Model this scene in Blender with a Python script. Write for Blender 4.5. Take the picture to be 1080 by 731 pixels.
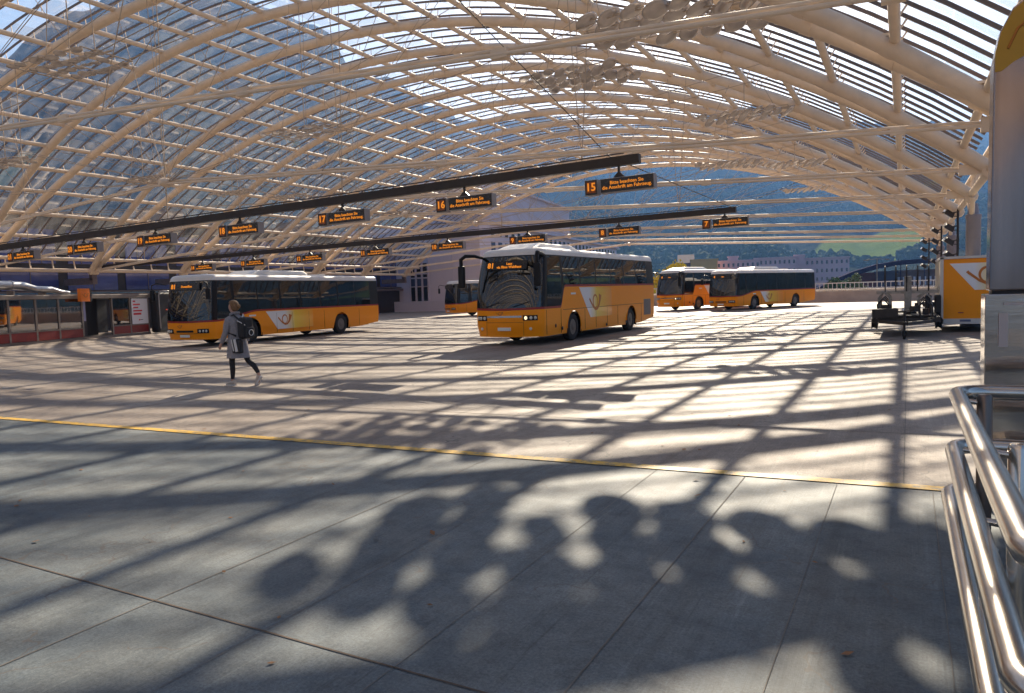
import bpy, bmesh, math, random
from mathutils import Vector, Matrix, noise
random.seed(7)
R = math.radians
for o in list(bpy.data.objects): bpy.data.objects.remove(o)
scene = bpy.context.scene
col = scene.collection

# ------------------------------------------------------------------ camera
CAM_H = 1.80
FPX = 800.0                       # focal length in photo pixels (photo is 1080 wide)
YAW = math.atan(415/800); PITCH = math.atan(56.3/800); ROLL = R(1.8)
fw = Vector((-math.sin(YAW)*math.cos(PITCH), math.cos(YAW)*math.cos(PITCH), -math.sin(PITCH)))
r0 = Vector((math.cos(YAW), math.sin(YAW), 0)); up0 = r0.cross(fw)
rt = r0*math.cos(ROLL) - up0*math.sin(ROLL)
up = up0*math.cos(ROLL) + r0*math.sin(ROLL)
cam_d = bpy.data.cameras.new('camera'); cam = bpy.data.objects.new('camera', cam_d); col.objects.link(cam)
cam.matrix_world = Matrix(((rt.x, up.x, -fw.x, 0), (rt.y, up.y, -fw.y, 0), (rt.z, up.z, -fw.z, CAM_H), (0, 0, 0, 1)))
cam_d.sensor_width = 36; cam_d.lens = FPX/1080*36
cam_d.clip_start = 0.05; cam_d.clip_end = 20000
scene.camera = cam
scene.render.resolution_x = 1024; scene.render.resolution_y = 693

# ------------------------------------------------------------------ light
SUN_EL = R(29.5); SUN_AZ = R(-13.5)          # azimuth from +Y towards +X
world = bpy.data.worlds.new('World'); scene.world = world; world.use_nodes = True
wn = world.node_tree.nodes; wl = world.node_tree.links; wn.clear()
out = wn.new('ShaderNodeOutputWorld'); bg = wn.new('ShaderNodeBackground')
sky = wn.new('ShaderNodeTexSky'); sky.sky_type = 'NISHITA'; sky.sun_disc = False
sky.sun_elevation = SUN_EL; sky.sun_rotation = SUN_AZ; sky.altitude = 600; sky.air_density = 1.0; sky.dust_density = 2.2
geo = wn.new('ShaderNodeTexCoord'); mp = wn.new('ShaderNodeMapping'); mp.inputs['Scale'].default_value = (1.2, 1.2, 4.0)
cn = wn.new('ShaderNodeTexNoise'); cn.inputs['Scale'].default_value = 2.6; cn.inputs['Detail'].default_value = 7; cn.inputs['Roughness'].default_value = .58
cr = wn.new('ShaderNodeValToRGB'); cr.color_ramp.elements[0].position = .57; cr.color_ramp.elements[1].position = .80
mixc = wn.new('ShaderNodeMix'); mixc.data_type = 'RGBA'
mixc.inputs['B'].default_value = (6.5, 6.7, 7.0, 1)
wl.new(geo.outputs['Generated'], mp.inputs['Vector']); wl.new(mp.outputs['Vector'], cn.inputs['Vector'])
wl.new(cn.outputs['Fac'], cr.inputs['Fac']); wl.new(cr.outputs['Color'], mixc.inputs['Factor'])
wl.new(sky.outputs['Color'], mixc.inputs['A']); wl.new(mixc.outputs['Result'], bg.inputs['Color'])
bg.inputs['Strength'].default_value = 0.05
wl.new(bg.outputs['Background'], out.inputs['Surface'])
sd = bpy.data.lights.new('sun', 'SUN'); sd.energy = 5.0; sd.angle = R(0.55); sd.color = (1.0, .85, .66)
so = bpy.data.objects.new('sun', sd); col.objects.link(so)
sdir = Vector((math.sin(SUN_AZ)*math.cos(SUN_EL), math.cos(SUN_AZ)*math.cos(SUN_EL), math.sin(SUN_EL)))
so.rotation_euler = sdir.to_track_quat('Z', 'Y').to_euler()
scene.view_settings.view_transform = 'Standard'; scene.view_settings.look = 'None'
scene.view_settings.exposure = 1.52; scene.view_settings.gamma = 1.0; scene.view_settings.use_curve_mapping = False
scene.render.engine = 'CYCLES'
cy = scene.cycles
cy.max_bounces = 8; cy.diffuse_bounces = 3; cy.glossy_bounces = 4; cy.transmission_bounces = 6; cy.transparent_max_bounces = 32; cy.volume_bounces = 0

# ------------------------------------------------------------------ helpers
def ray(x, y): return fw + rt*((x-540)/FPX) - up*((y-365.5)/FPX)
def at_v(x, y, v): d = ray(x, y); return Vector((0, 0, CAM_H)) + d*(v/d.y)      # survey helper: photo pixel -> point at depth v
def at_z(x, y, z): return Vector((0, 0, CAM_H)) + ray(x, y)*z

def tag(o, label=None, cat=None, group=None, kind=None):
    if label: o['label'] = label
    if cat: o['category'] = cat
    if group: o['group'] = group
    if kind: o['kind'] = kind
    return o
def empty(name, loc=(0, 0, 0), rz=0, label=None, cat=None, group=None):
    o = bpy.data.objects.new(name, None); col.objects.link(o); o.location = loc; o.rotation_euler = (0, 0, rz)
    o.empty_display_size = .3
    return tag(o, label, cat, group)
def copy_tree(o, parent=None):
    c = o.copy(); col.objects.link(c); c.parent = parent
    for ch in [k for k in bpy.data.objects if k.parent is o]: copy_tree(ch, c)
    return c

class MB:
    def __init__(s): s.v = []; s.f = []; s.m = []; s.mi = 0
    def add(s, vs, fs):
        b = len(s.v); s.v += [tuple(v) for v in vs]; s.f += [tuple(b+i for i in f) for f in fs]; s.m += [s.mi]*len(fs); return s
    def box(s, c, d, rot=None, taper=1.0):
        x, y, z = d[0]/2, d[1]/2, d[2]/2
        vs = [Vector((sx*x*(taper if sz > 0 else 1), sy*y*(taper if sz > 0 else 1), sz*z)) for sz in (-1, 1) for sy in (-1, 1) for sx in (-1, 1)]
        if rot is not None: vs = [rot @ v for v in vs]
        c = Vector(c)
        return s.add([v+c for v in vs], [(0, 2, 3, 1), (4, 5, 7, 6), (0, 1, 5, 4), (2, 6, 7, 3), (0, 4, 6, 2), (1, 3, 7, 5)])
    def beam(s, a, b, w, h):          # rectangular bar between two points, h measured upward
        a = Vector(a); b = Vector(b); d = (b-a).normalized()
        side = d.cross(Vector((0, 0, 1)));
        if side.length < 1e-4: side = Vector((1, 0, 0))
        side.normalize(); u = side.cross(d)
        vs = [p + side*(sx*w/2) + u*(su*h/2) for p in (a, b) for su in (-1, 1) for sx in (-1, 1)]
        return s.add(vs, [(0, 1, 3, 2), (4, 6, 7, 5), (0, 4, 5, 1), (2, 3, 7, 6), (0, 2, 6, 4), (1, 5, 7, 3)])
    def tube(s, pts, r, n=8, cap=True, closed=False):
        pts = [Vector(p) for p in pts]; rr = r if isinstance(r, (list, tuple)) else [r]*len(pts)
        N = len(pts); vs = []; prev = None
        for i, p in enumerate(pts):
            if closed: t = (pts[(i+1) % N]-pts[i-1]).normalized()
            else: t = (pts[min(i+1, N-1)]-pts[max(i-1, 0)]).normalized()
            if prev is None:
                a = Vector((0, 0, 1)) if abs(t.z) < .9 else Vector((1, 0, 0))
                nrm = (a - t*a.dot(t)).normalized()
            else: nrm = (prev - t*prev.dot(t)).normalized()
            prev = nrm; bn = t.cross(nrm)
            for k in range(n):
                a = 2*math.pi*k/n; vs.append(p + (nrm*math.cos(a)+bn*math.sin(a))*rr[i])
        fs = []
        for i in range(N if closed else N-1):
            j = (i+1) % N
            for k in range(n):
                k2 = (k+1) % n; fs.append((i*n+k, i*n+k2, j*n+k2, j*n+k))
        if cap and not closed: fs += [tuple(range(n))[::-1], tuple((N-1)*n+k for k in range(n))]
        return s.add(vs, fs)
    def prism(s, poly, axis, d0, d1):      # poly of 2D points extruded along an axis
        def P(p, d): return {'x': (d, p[0], p[1]), 'y': (p[0], d, p[1]), 'z': (p[0], p[1], d)}[axis]
        n = len(poly)
        return s.add([P(p, d0) for p in poly]+[P(p, d1) for p in poly], [tuple(range(n))[::-1], tuple(range(n, 2*n))]+[(i, (i+1) % n, n+(i+1) % n, n+i) for i in range(n)])
    def lathe(s, prof, n=24, axis='y', c=(0, 0, 0)):     # prof = [(radius, along)]
        vs = []
        for r, a in prof:
            for k in range(n):
                t = 2*math.pi*k/n; x, z = r*math.cos(t), r*math.sin(t)
                p = {'y': (x, a, z), 'z': (x, z, a), 'x': (a, x, z)}[axis]
                vs.append((p[0]+c[0], p[1]+c[1], p[2]+c[2]))
        fs = [(i*n+k, i*n+(k+1) % n, (i+1)*n+(k+1) % n, (i+1)*n+k) for i in range(len(prof)-1) for k in range(n)]
        if prof[0][0] > 1e-5: fs.append(tuple(range(n)))
        if prof[-1][0] > 1e-5: fs.append(tuple((len(prof)-1)*n+k for k in range(n)))
        return s.add(vs, fs)
    def mesh(s, name, mats, smooth=None):
        me = bpy.data.meshes.new(name); me.from_pydata(s.v, [], s.f)
        for m in (mats if isinstance(mats, (list, tuple)) else [mats]): me.materials.append(m)
        if any(s.m): me.polygons.foreach_set('material_index', s.m)
        bm = bmesh.new(); bm.from_mesh(me)
        bmesh.ops.recalc_face_normals(bm, faces=bm.faces)
        bm.to_mesh(me); bm.free()
        if smooth is not None:
            me.polygons.foreach_set('use_smooth', [True]*len(me.polygons))
            me.set_sharp_from_angle(angle=R(smooth))
        me.update(); return me
    def build(s, name, mats, parent=None, smooth=None, bevel=0):
        o = bpy.data.objects.new(name, s.mesh(name, mats, smooth)); col.objects.link(o); o.parent = parent
        if bevel:
            b = o.modifiers.new('bevel', 'BEVEL'); b.width = bevel; b.segments = 2; b.limit_method = 'ANGLE'
        return o

# ------------------------------------------------------------------ materials
def mat(name, color=(.5, .5, .5), rough=.5, metal=0, noise_amt=0, noise_scale=5, bump=0, bump_scale=60, coat=0, spec=.5, emit=None, estr=0, rvar=0):
    m = bpy.data.materials.new(name); m.use_nodes = True; nt = m.node_tree; b = nt.nodes['Principled BSDF']
    b.inputs['Base Color'].default_value = (*color, 1); b.inputs['Roughness'].default_value = rough; b.inputs['Metallic'].default_value = metal
    b.inputs['Specular IOR Level'].default_value = spec; b.inputs['Coat Weight'].default_value = coat; b.inputs['Coat Roughness'].default_value = .06
    if emit: b.inputs['Emission Color'].default_value = (*emit, 1); b.inputs['Emission Strength'].default_value = estr
    tc = nt.nodes.new('ShaderNodeTexCoord')
    if noise_amt or rvar:
        n = nt.nodes.new('ShaderNodeTexNoise'); n.inputs['Scale'].default_value = noise_scale; n.inputs['Detail'].default_value = 8; n.inputs['Roughness'].default_value = .65
        nt.links.new(tc.outputs['Object'], n.inputs['Vector'])
        if noise_amt:
            r = nt.nodes.new('ShaderNodeValToRGB'); r.color_ramp.elements[0].position = .3; r.color_ramp.elements[1].position = .7
            r.color_ramp.elements[0].color = (*[c*(1-noise_amt) for c in color], 1); r.color_ramp.elements[1].color = (*[min(1, c*(1+noise_amt)) for c in color], 1)
            nt.links.new(n.outputs['Fac'], r.inputs['Fac']); nt.links.new(r.outputs['Color'], b.inputs['Base Color'])
        if rvar:
            q = nt.nodes.new('ShaderNodeMapRange'); q.inputs['To Min'].default_value = max(0, rough-rvar); q.inputs['To Max'].default_value = rough+rvar
            nt.links.new(n.outputs['Fac'], q.inputs['Value']); nt.links.new(q.outputs['Result'], b.inputs['Roughness'])
    if bump:
        n2 = nt.nodes.new('ShaderNodeTexNoise'); n2.inputs['Scale'].default_value = bump_scale; n2.inputs['Detail'].default_value = 5
        bp = nt.nodes.new('ShaderNodeBump'); bp.inputs['Strength'].default_value = bump; bp.inputs['Distance'].default_value = .02
        nt.links.new(tc.outputs['Object'], n2.inputs['Vector']); nt.links.new(n2.outputs['Fac'], bp.inputs['Height']); nt.links.new(bp.outputs['Normal'], b.inputs['Normal'])
    return m

CREAM = mat('painted_steel_cream', (.80, .64, .48), .55, noise_amt=.10, noise_scale=1.5, bump=.05, bump_scale=8)
BRONZE = mat('glazing_bar_bronze', (.16, .115, .09), .4, noise_amt=.15)
CABLE = mat('steel_cable', (.50, .40, .31), .85, spec=.1)
DARKCABLE = mat('dark_cable', (.04, .03, .03), .6)
BLACKSTEEL = mat('black_beam_paint', (.022, .014, .012), .5, noise_amt=.3, noise_scale=3)
SIGNBLACK = mat('sign_face_black', (.012, .009, .009), .25)
SIGNGREY = mat('sign_housing_grey', (.30, .27, .27), .45)
AMBER = mat('led_amber', (.02, .01, 0), .5, emit=(1.0, .30, .02), estr=.30)
AMBERDIM = mat('led_amber_field', (.02, .01, 0), .5, emit=(1.0, .18, .01), estr=.03)
ORANGE = mat('bus_orange_paint', (.95, .31, .0), .34, spec=.25, coat=.12, noise_amt=.02, noise_scale=1.2, rvar=.08)
ORANGE2 = mat('sign_orange', (.85, .20, .01), .4, noise_amt=.05)
RED = mat('red_trim', (.28, .012, .008), .35)
WHITEP = mat('bus_roof_white', (.72, .69, .66), .35, coat=.3, noise_amt=.07, noise_scale=2, rvar=.1)
BLACKP = mat('black_plastic', (.008, .007, .008), .35, spec=.25)
RUBBER = mat('tyre_rubber', (.018, .017, .017), .8, bump=.2, bump_scale=90)
RIM = mat('wheel_rim_steel', (.14, .125, .12), .4, metal=.6, noise_amt=.3, noise_scale=9)
CHROME = mat('chrome_trim', (.75, .73, .70), .15, metal=1)
LAMP = mat('lamp_lens', (.6, .58, .52), .08, spec=.8, coat=1)
LAMPGLINT = mat('lamp_glint', (.9, .85, .7), .1, emit=(1, .75, .4), estr=.5)  # weak glow put in for a reflected glint on a headlight lens
SEAT = mat('seat_fabric', (.06, .05, .06), .9, noise_amt=.4, noise_scale=20)
INT = mat('bus_interior', (.12, .115, .11), .8)
DISC = mat('mirror_disc', (.66, .60, .55), .2, metal=.6, noise_amt=.15, noise_scale=3)
PLATE = mat('licence_plate', (.75, .75, .72), .4)

def glass_mat(name, tint, trans, rough=.02, body=(.01, .012, .014), refl=.12):
    """tinted pane: transparent share + dark glossy body, stronger mirror at grazing angles"""
    m = bpy.data.materials.new(name); m.use_nodes = True; nt = m.node_tree; nt.nodes.clear()
    o = nt.nodes.new('ShaderNodeOutputMaterial'); p = nt.nodes.new('ShaderNodeBsdfPrincipled'); t = nt.nodes.new('ShaderNodeBsdfTransparent'); mx = nt.nodes.new('ShaderNodeMixShader')
    p.inputs['Base Color'].default_value = (*body, 1); p.inputs['Roughness'].default_value = rough; p.inputs['Specular IOR Level'].default_value = .45
    t.inputs['Color'].default_value = (*tint, 1)
    fr = nt.nodes.new('ShaderNodeFresnel'); fr.inputs['IOR'].default_value = 1.5
    mr = nt.nodes.new('ShaderNodeMapRange'); mr.inputs['From Min'].default_value = 0; mr.inputs['From Max'].default_value = .6; mr.inputs['To Min'].default_value = 1-trans; mr.inputs['To Max'].default_value = 1
    nt.links.new(fr.outputs[0], mr.inputs['Value']); nt.links.new(mr.outputs['Result'], mx.inputs['Fac'])
    nt.links.new(t.outputs[0], mx.inputs[1]); nt.links.new(p.outputs[0], mx.inputs[2])
    gl = nt.nodes.new('ShaderNodeBsdfGlossy'); gl.inputs['Roughness'].default_value = rough; gl.inputs['Color'].default_value = (.95, .95, .95, 1)
    m3 = nt.nodes.new('ShaderNodeMixShader'); m3.inputs['Fac'].default_value = refl
    nt.links.new(mx.outputs[0], m3.inputs[1]); nt.links.new(gl.outputs[0], m3.inputs[2]); nt.links.new(m3.outputs[0], o.inputs['Surface'])
    tc = nt.nodes.new('ShaderNodeTexCoord'); n = nt.nodes.new('ShaderNodeTexNoise'); n.inputs['Scale'].default_value = 1.1; n.inputs['Detail'].default_value = 2
    bp = nt.nodes.new('ShaderNodeBump'); bp.inputs['Strength'].default_value = .03; bp.inputs['Distance'].default_value = .03
    nt.links.new(tc.outputs['Object'], n.inputs['Vector']); nt.links.new(n.outputs['Fac'], bp.inputs['Height']); nt.links.new(bp.outputs['Normal'], p.inputs['Normal']); nt.links.new(bp.outputs['Normal'], gl.inputs['Normal'])
    return m
BUSGLASS = glass_mat('bus_glass', (.05, .06, .055), .4, refl=.055)
SHOPGLASS = glass_mat('shop_glass', (.55, .66, .78), .75, refl=.25)

def roof_glass():
    m = bpy.data.materials.new('roof_glass'); m.use_nodes = True; nt = m.node_tree; nt.nodes.clear()
    N = nt.nodes.new; L = nt.links.new
    o = N('ShaderNodeOutputMaterial'); t = N('ShaderNodeBsdfTransparent'); t.inputs['Color'].default_value = (.93, .96, .97, 1)
    g = N('ShaderNodeBsdfGlossy'); g.inputs['Roughness'].default_value = .05; g.inputs['Color'].default_value = (.9, .9, .9, 1)
    d = N('ShaderNodeBsdfTranslucent'); d.inputs['Color'].default_value = (.75, .72, .68, 1)
    d2 = N('ShaderNodeBsdfDiffuse'); d2.inputs['Color'].default_value = (.6, .58, .55, 1); md = N('ShaderNodeMixShader'); md.inputs['Fac'].default_value = .15
    fr = N('ShaderNodeFresnel'); fr.inputs['IOR'].default_value = 1.45
    m1 = N('ShaderNodeMixShader'); m2 = N('ShaderNodeMixShader')
    tc = N('ShaderNodeTexCoord'); mp = N('ShaderNodeMapping'); mp.inputs['Scale'].default_value = (.5, 1.6, .5)
    n = N('ShaderNodeTexNoise'); n.inputs['Scale'].default_value = 1.3; n.inputs['Detail'].default_value = 5
    r = N('ShaderNodeMapRange'); r.inputs['From Min'].default_value = .35; r.inputs['From Max'].default_value = .75; r.inputs['To Min'].default_value = .015; r.inputs['To Max'].default_value = .15
    L(tc.outputs['Object'], mp.inputs['Vector']); L(mp.outputs['Vector'], n.inputs['Vector']); L(n.outputs['Fac'], r.inputs['Value'])
    L(d.outputs[0], md.inputs[1]); L(d2.outputs[0], md.inputs[2])
    L(r.outputs['Result'], m1.inputs['Fac']); L(t.outputs[0], m1.inputs[1]); L(md.outputs[0], m1.inputs[2])
    fm = N('ShaderNodeMath'); fm.operation = 'MULTIPLY'; fm.inputs[1].default_value = .22; L(fr.outputs[0], fm.inputs[0]); L(fm.outputs[0], m2.inputs['Fac']); L(m1.outputs[0], m2.inputs[1]); L(g.outputs[0], m2.inputs[2]); L(m2.outputs[0], o.inputs['Surface'])
    return m
ROOFGLASS = roof_glass()

def steel(name, base=(.62, .56, .50), rough=.22, scale=(60, 60, .6), bumps=.15, dark=.25):
    m = bpy.data.materials.new(name); m.use_nodes = True; nt = m.node_tree; b = nt.nodes['Principled BSDF']
    b.inputs['Metallic'].default_value = 1; b.inputs['Roughness'].default_value = rough
    tc = nt.nodes.new('ShaderNodeTexCoord'); mp = nt.nodes.new('ShaderNodeMapping'); mp.inputs['Scale'].default_value = scale
    n = nt.nodes.new('ShaderNodeTexNoise'); n.inputs['Scale'].default_value = 1; n.inputs['Detail'].default_value = 6
    r = nt.nodes.new('ShaderNodeValToRGB'); r.color_ramp.elements[0].color = (*[c*(1-dark) for c in base], 1); r.color_ramp.elements[1].color = (*base, 1)
    r.color_ramp.elements[0].position = .35; r.color_ramp.elements[1].position = .65
    bp = nt.nodes.new('ShaderNodeBump'); bp.inputs['Strength'].default_value = bumps; bp.inputs['Distance'].default_value = .004
    nt.links.new(tc.outputs['Object'], mp.inputs['Vector']); nt.links.new(mp.outputs['Vector'], n.inputs['Vector'])
    nt.links.new(n.outputs['Fac'], r.inputs['Fac']); nt.links.new(r.outputs['Color'], b.inputs['Base Color'])
    nt.links.new(n.outputs['Fac'], bp.inputs['Height']); nt.links.new(bp.outputs['Normal'], b.inputs['Normal'])
    return m
RAILSTEEL = steel('brushed_rail_steel', (.66, .59, .52), .20, (3, 3, 3), .03, .12)
TOTEMSTEEL = steel('brushed_panel_steel', (.36, .29, .27), .15, (5, 5, .35), .06, .45)
MIRRORSTEEL = steel('polished_panel_steel', (.66, .60, .56), .10, (1.5, 1.5, 7), .5, .15)
DUCTSTEEL = steel('galvanised_duct', (.55, .56, .58), .3, (4, 4, 4), .1, .25)

def concrete():
    m = bpy.data.materials.new('concrete_slab'); m.use_nodes = True; nt = m.node_tree; b = nt.nodes['Principled BSDF']; N = nt.nodes.new; L = nt.links.new
    tc = N('ShaderNodeTexCoord')
    def nz(scale, detail=8, vec=None, rough=.6):
        n = N('ShaderNodeTexNoise'); n.inputs['Scale'].default_value = scale; n.inputs['Detail'].default_value = detail; n.inputs['Roughness'].default_value = rough
        L(vec or tc.outputs['Object'], n.inputs['Vector']); return n.outputs['Fac']
    def ramp(fac, a, ca, c, cc):
        r = N('ShaderNodeValToRGB'); r.color_ramp.elements[0].position = a; r.color_ramp.elements[1].position = c
        r.color_ramp.elements[0].color = (*ca, 1); r.color_ramp.elements[1].color = (*cc, 1); L(fac, r.inputs['Fac']); return r.outputs['Color']
    def mix(a, b_, fac, mode='MIX'):
        x = N('ShaderNodeMix'); x.data_type = 'RGBA'; x.blend_type = mode
        for sock, val in (('A', a), ('B', b_), ('Factor', fac)):
            if isinstance(val, (float, int)): x.inputs[sock].default_value = val
            elif isinstance(val, tuple): x.inputs[sock].default_value = (*val, 1)
            else: L(val, x.inputs[sock])
        return x.outputs['Result']
    def mth(op, a, b_=0.0):
        x = N('ShaderNodeMath'); x.operation = op
        for i, val in enumerate((a, b_)):
            if isinstance(val, (float, int)): x.inputs[i].default_value = val
            else: L(val, x.inputs[i])
        return x.outputs[0]
    sx = N('ShaderNodeSeparateXYZ'); L(tc.outputs['Object'], sx.inputs[0]); X = sx.outputs['X']; Y = sx.outputs['Y']
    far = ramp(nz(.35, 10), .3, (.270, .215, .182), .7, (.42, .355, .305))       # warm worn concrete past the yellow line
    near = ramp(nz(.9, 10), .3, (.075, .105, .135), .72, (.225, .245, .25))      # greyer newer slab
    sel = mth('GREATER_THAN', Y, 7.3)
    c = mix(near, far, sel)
    # fine aggregate
    agg = ramp(nz(55, 6, rough=.9), .36, (.42, .42, .43), .60, (1.2, 1.2, 1.17)); c = mix(c, agg, .85, 'MULTIPLY')
    mps = N('ShaderNodeMapping'); mps.inputs['Scale'].default_value = (26, .55, 1); mps.inputs['Rotation'].default_value = (0, 0, R(2)); L(tc.outputs['Object'], mps.inputs['Vector'])
    scr = nz(1.0, 8, mps.outputs['Vector'], .7); c = mix(c, ramp(scr, .58, (1, 1, 1), .66, (1.35, 1.33, 1.28)), .7, 'MULTIPLY'); c = mix(c, ramp(scr, .34, (.62, .60, .58), .42, (1, 1, 1)), .7, 'MULTIPLY')
    # broom marks along the hall
    mp = N('ShaderNodeMapping'); mp.inputs['Scale'].default_value = (70, 1.3, 1); L(tc.outputs['Object'], mp.inputs['Vector'])
    broom = nz(1.0, 4, mp.outputs['Vector']); c = mix(c, ramp(broom, .40, (.82, .82, .82), .6, (1, 1, 1)), .4, 'MULTIPLY')
    # tyre tracks / stains, streaks along the drive direction
    mp2 = N('ShaderNodeMapping'); mp2.inputs['Scale'].default_value = (.55, .10, 1); mp2.inputs['Rotation'].default_value = (0, 0, R(12)); L(tc.outputs['Object'], mp2.inputs['Vector'])
    st = nz(1.6, 6, mp2.outputs['Vector']); c = mix(c, ramp(st, .42, (.70, .67, .66), .58, (1, 1, 1)), .7, 'MULTIPLY')
    mp3 = N('ShaderNodeMapping'); mp3.inputs['Scale'].default_value = (1.9, .045, 1); mp3.inputs['Rotation'].default_value = (0, 0, R(-6)); L(tc.outputs['Object'], mp3.inputs['Vector'])
    trk = nz(1.0, 5, mp3.outputs['Vector']); c = mix(c, ramp(trk, .54, (1, 1, 1), .66, (.66, .63, .61)), .75, 'MULTIPLY')
    oil = nz(1.1, 4); c = mix(c, ramp(oil, .66, (1, 1, 1), .74, (.50, .46, .43)), .7, 'MULTIPLY')
    wear = nz(5.5, 12, rough=.85); c = mix(c, ramp(wear, .36, (.60, .585, .58), .54, (1.1, 1.09, 1.06)), .85, 'MULTIPLY')
    spots = nz(2.3, 12, rough=.8); c = mix(c, ramp(spots, .30, (.55, .48, .44), .40, (1, 1, 1)), .8, 'MULTIPLY')
    # hairline cracks in patches
    vo = N('ShaderNodeTexVoronoi'); vo.feature = 'DISTANCE_TO_EDGE'; vo.inputs['Scale'].default_value = .55
    wv = N('ShaderNodeVectorMath'); wv.operation = 'ADD'; nn = N('ShaderNodeTexNoise'); nn.inputs['Scale'].default_value = 1.8; nn.inputs['Detail'].default_value = 8
    L(tc.outputs['Object'], nn.inputs['Vector']); L(tc.outputs['Object'], wv.inputs[0]); L(nn.outputs['Color'], wv.inputs[1]); L(wv.outputs[0], vo.inputs['Vector'])
    crack = mth('LESS_THAN', vo.outputs['Distance'], .0045); patch = mth('GREATER_THAN', nz(.5, 2), .50); crack = mth('MULTIPLY', crack, patch)
    c = mix(c, (.10, .085, .075), mth('MULTIPLY', crack, .7))
    L(c, b.inputs['Base Color'])
    rr = N('ShaderNodeMapRange'); rr.inputs['To Min'].default_value = .55; rr.inputs['To Max'].default_value = .85; L(nz(1.2), rr.inputs['Value']); L(rr.outputs[0], b.inputs['Roughness'])
    bp = N('ShaderNodeBump'); bp.inputs['Strength'].default_value = .35; bp.inputs['Distance'].default_value = .004; L(mth('ADD', nz(140, 3), mth('MULTIPLY', broom, 1.0)), bp.inputs['Height']); L(bp.outputs[0], b.inputs['Normal'])
    return m
CONCRETE = concrete()
JOINT = mat('joint_filler', (.11, .075, .055), .9, noise_amt=.4, noise_scale=8)
JOINT2 = mat('saw_cut', (.17, .15, .13), .9, noise_amt=.5, noise_scale=3)

def worn_yellow():
    m = bpy.data.materials.new('yellow_line_paint'); m.use_nodes = True; nt = m.node_tree; b = nt.nodes['Principled BSDF']
    b.inputs['Roughness'].default_value = .6
    tc = nt.nodes.new('ShaderNodeTexCoord'); n = nt.nodes.new('ShaderNodeTexNoise'); n.inputs['Scale'].default_value = 9; n.inputs['Detail'].default_value = 12; n.inputs['Roughness'].default_value = .75
    r = nt.nodes.new('ShaderNodeValToRGB'); r.color_ramp.elements[0].position = .40; r.color_ramp.elements[1].position = .54
    r.color_ramp.elements[0].color = (.26, .20, .12, 1); r.color_ramp.elements[1].color = (.74, .42, .035, 1)
    nt.links.new(tc.outputs['Object'], n.inputs['Vector']); nt.links.new(n.outputs['Fac'], r.inputs['Fac']); nt.links.new(r.outputs['Color'], b.inputs['Base Color'])
    return m
YELLOW = worn_yellow()

# ------------------------------------------------------------------ setting: ground, lines, terrain
def sheet(name, x0, x1, y0, y1, z, m, kind='structure'):
    b = MB(); b.add([(x0, y0, z), (x1, y0, z), (x1, y1, z), (x0, y1, z)], [(0, 1, 2, 3)])
    o = b.build(name, m); 
    if kind: o['kind'] = kind
    return o
TOWN = mat('town_ground', (.055, .055, .045), .9, noise_amt=.5, noise_scale=.03)
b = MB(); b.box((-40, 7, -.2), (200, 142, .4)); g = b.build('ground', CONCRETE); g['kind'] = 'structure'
tg = sheet('lower_ground', -6000, 6000, -6000, 6000, -8, TOWN)
def ribbon(name, pts, w, z, m):
    b = MB(); pts = [Vector((*p, z)) for p in pts]; vs = []
    for i, p in enumerate(pts):
        t = (pts[min(i+1, len(pts)-1)]-pts[max(i-1, 0)]).normalized(); s_ = Vector((-t.y, t.x, 0))
        vs += [p - s_*w/2, p + s_*w/2]
    b.add(vs, [(2*i, 2*i+1, 2*i+3, 2*i+2) for i in range(len(pts)-1)])
    o = b.build(name, m); o['kind'] = 'structure'; return o
ribbon('yellow_line', [(-60, 6.38), (-13.3, 7.15), (.27, 7.38), (30, 7.9)], .155, .008, YELLOW)
ribbon('expansion_joint', [(-60, 5.9), (-5.83, 3.06), (-1.68, 2.86), (20, 1.9)], .012, .004, JOINT)
ribbon('expansion_joint', [(-60, 9.1), (-10, 9.75), (1.2, 10.0), (20, 10.3)], .016, .004, JOINT)
for k, u in enumerate([-7.4, -6.1, -5.0, -4.05, -3.1, -2.2, -1.35, -.55, .2, 1.2]):
    ribbon('saw_cut', [(u+.03*math.sin(k), -6), (u, 2.9), (u+.02, 7.25)], .005 if k % 3 else .009, .004, JOINT2)
for u in (-30, -24, -18, -12, -6, 0): ribbon('saw_cut', [(u, 7.4), (u+.3, 76)], .008, .004, JOINT2)
for v in (18, 27, 36, 45, 54, 63): ribbon('saw_cut', [(-49, v), (8, v+.4)], .012, .0045, JOINT2)

# terrain
def lerp_tab(tab, x):
    if x <= tab[0][0]: return tab[0][1]
    for (a, va), (b_, vb) in zip(tab, tab[1:]):
        if x <= b_: t = (x-a)/(b_-a); t = t*t*(3-2*t); return va+(vb-va)*t
    return tab[-1][1]
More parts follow.
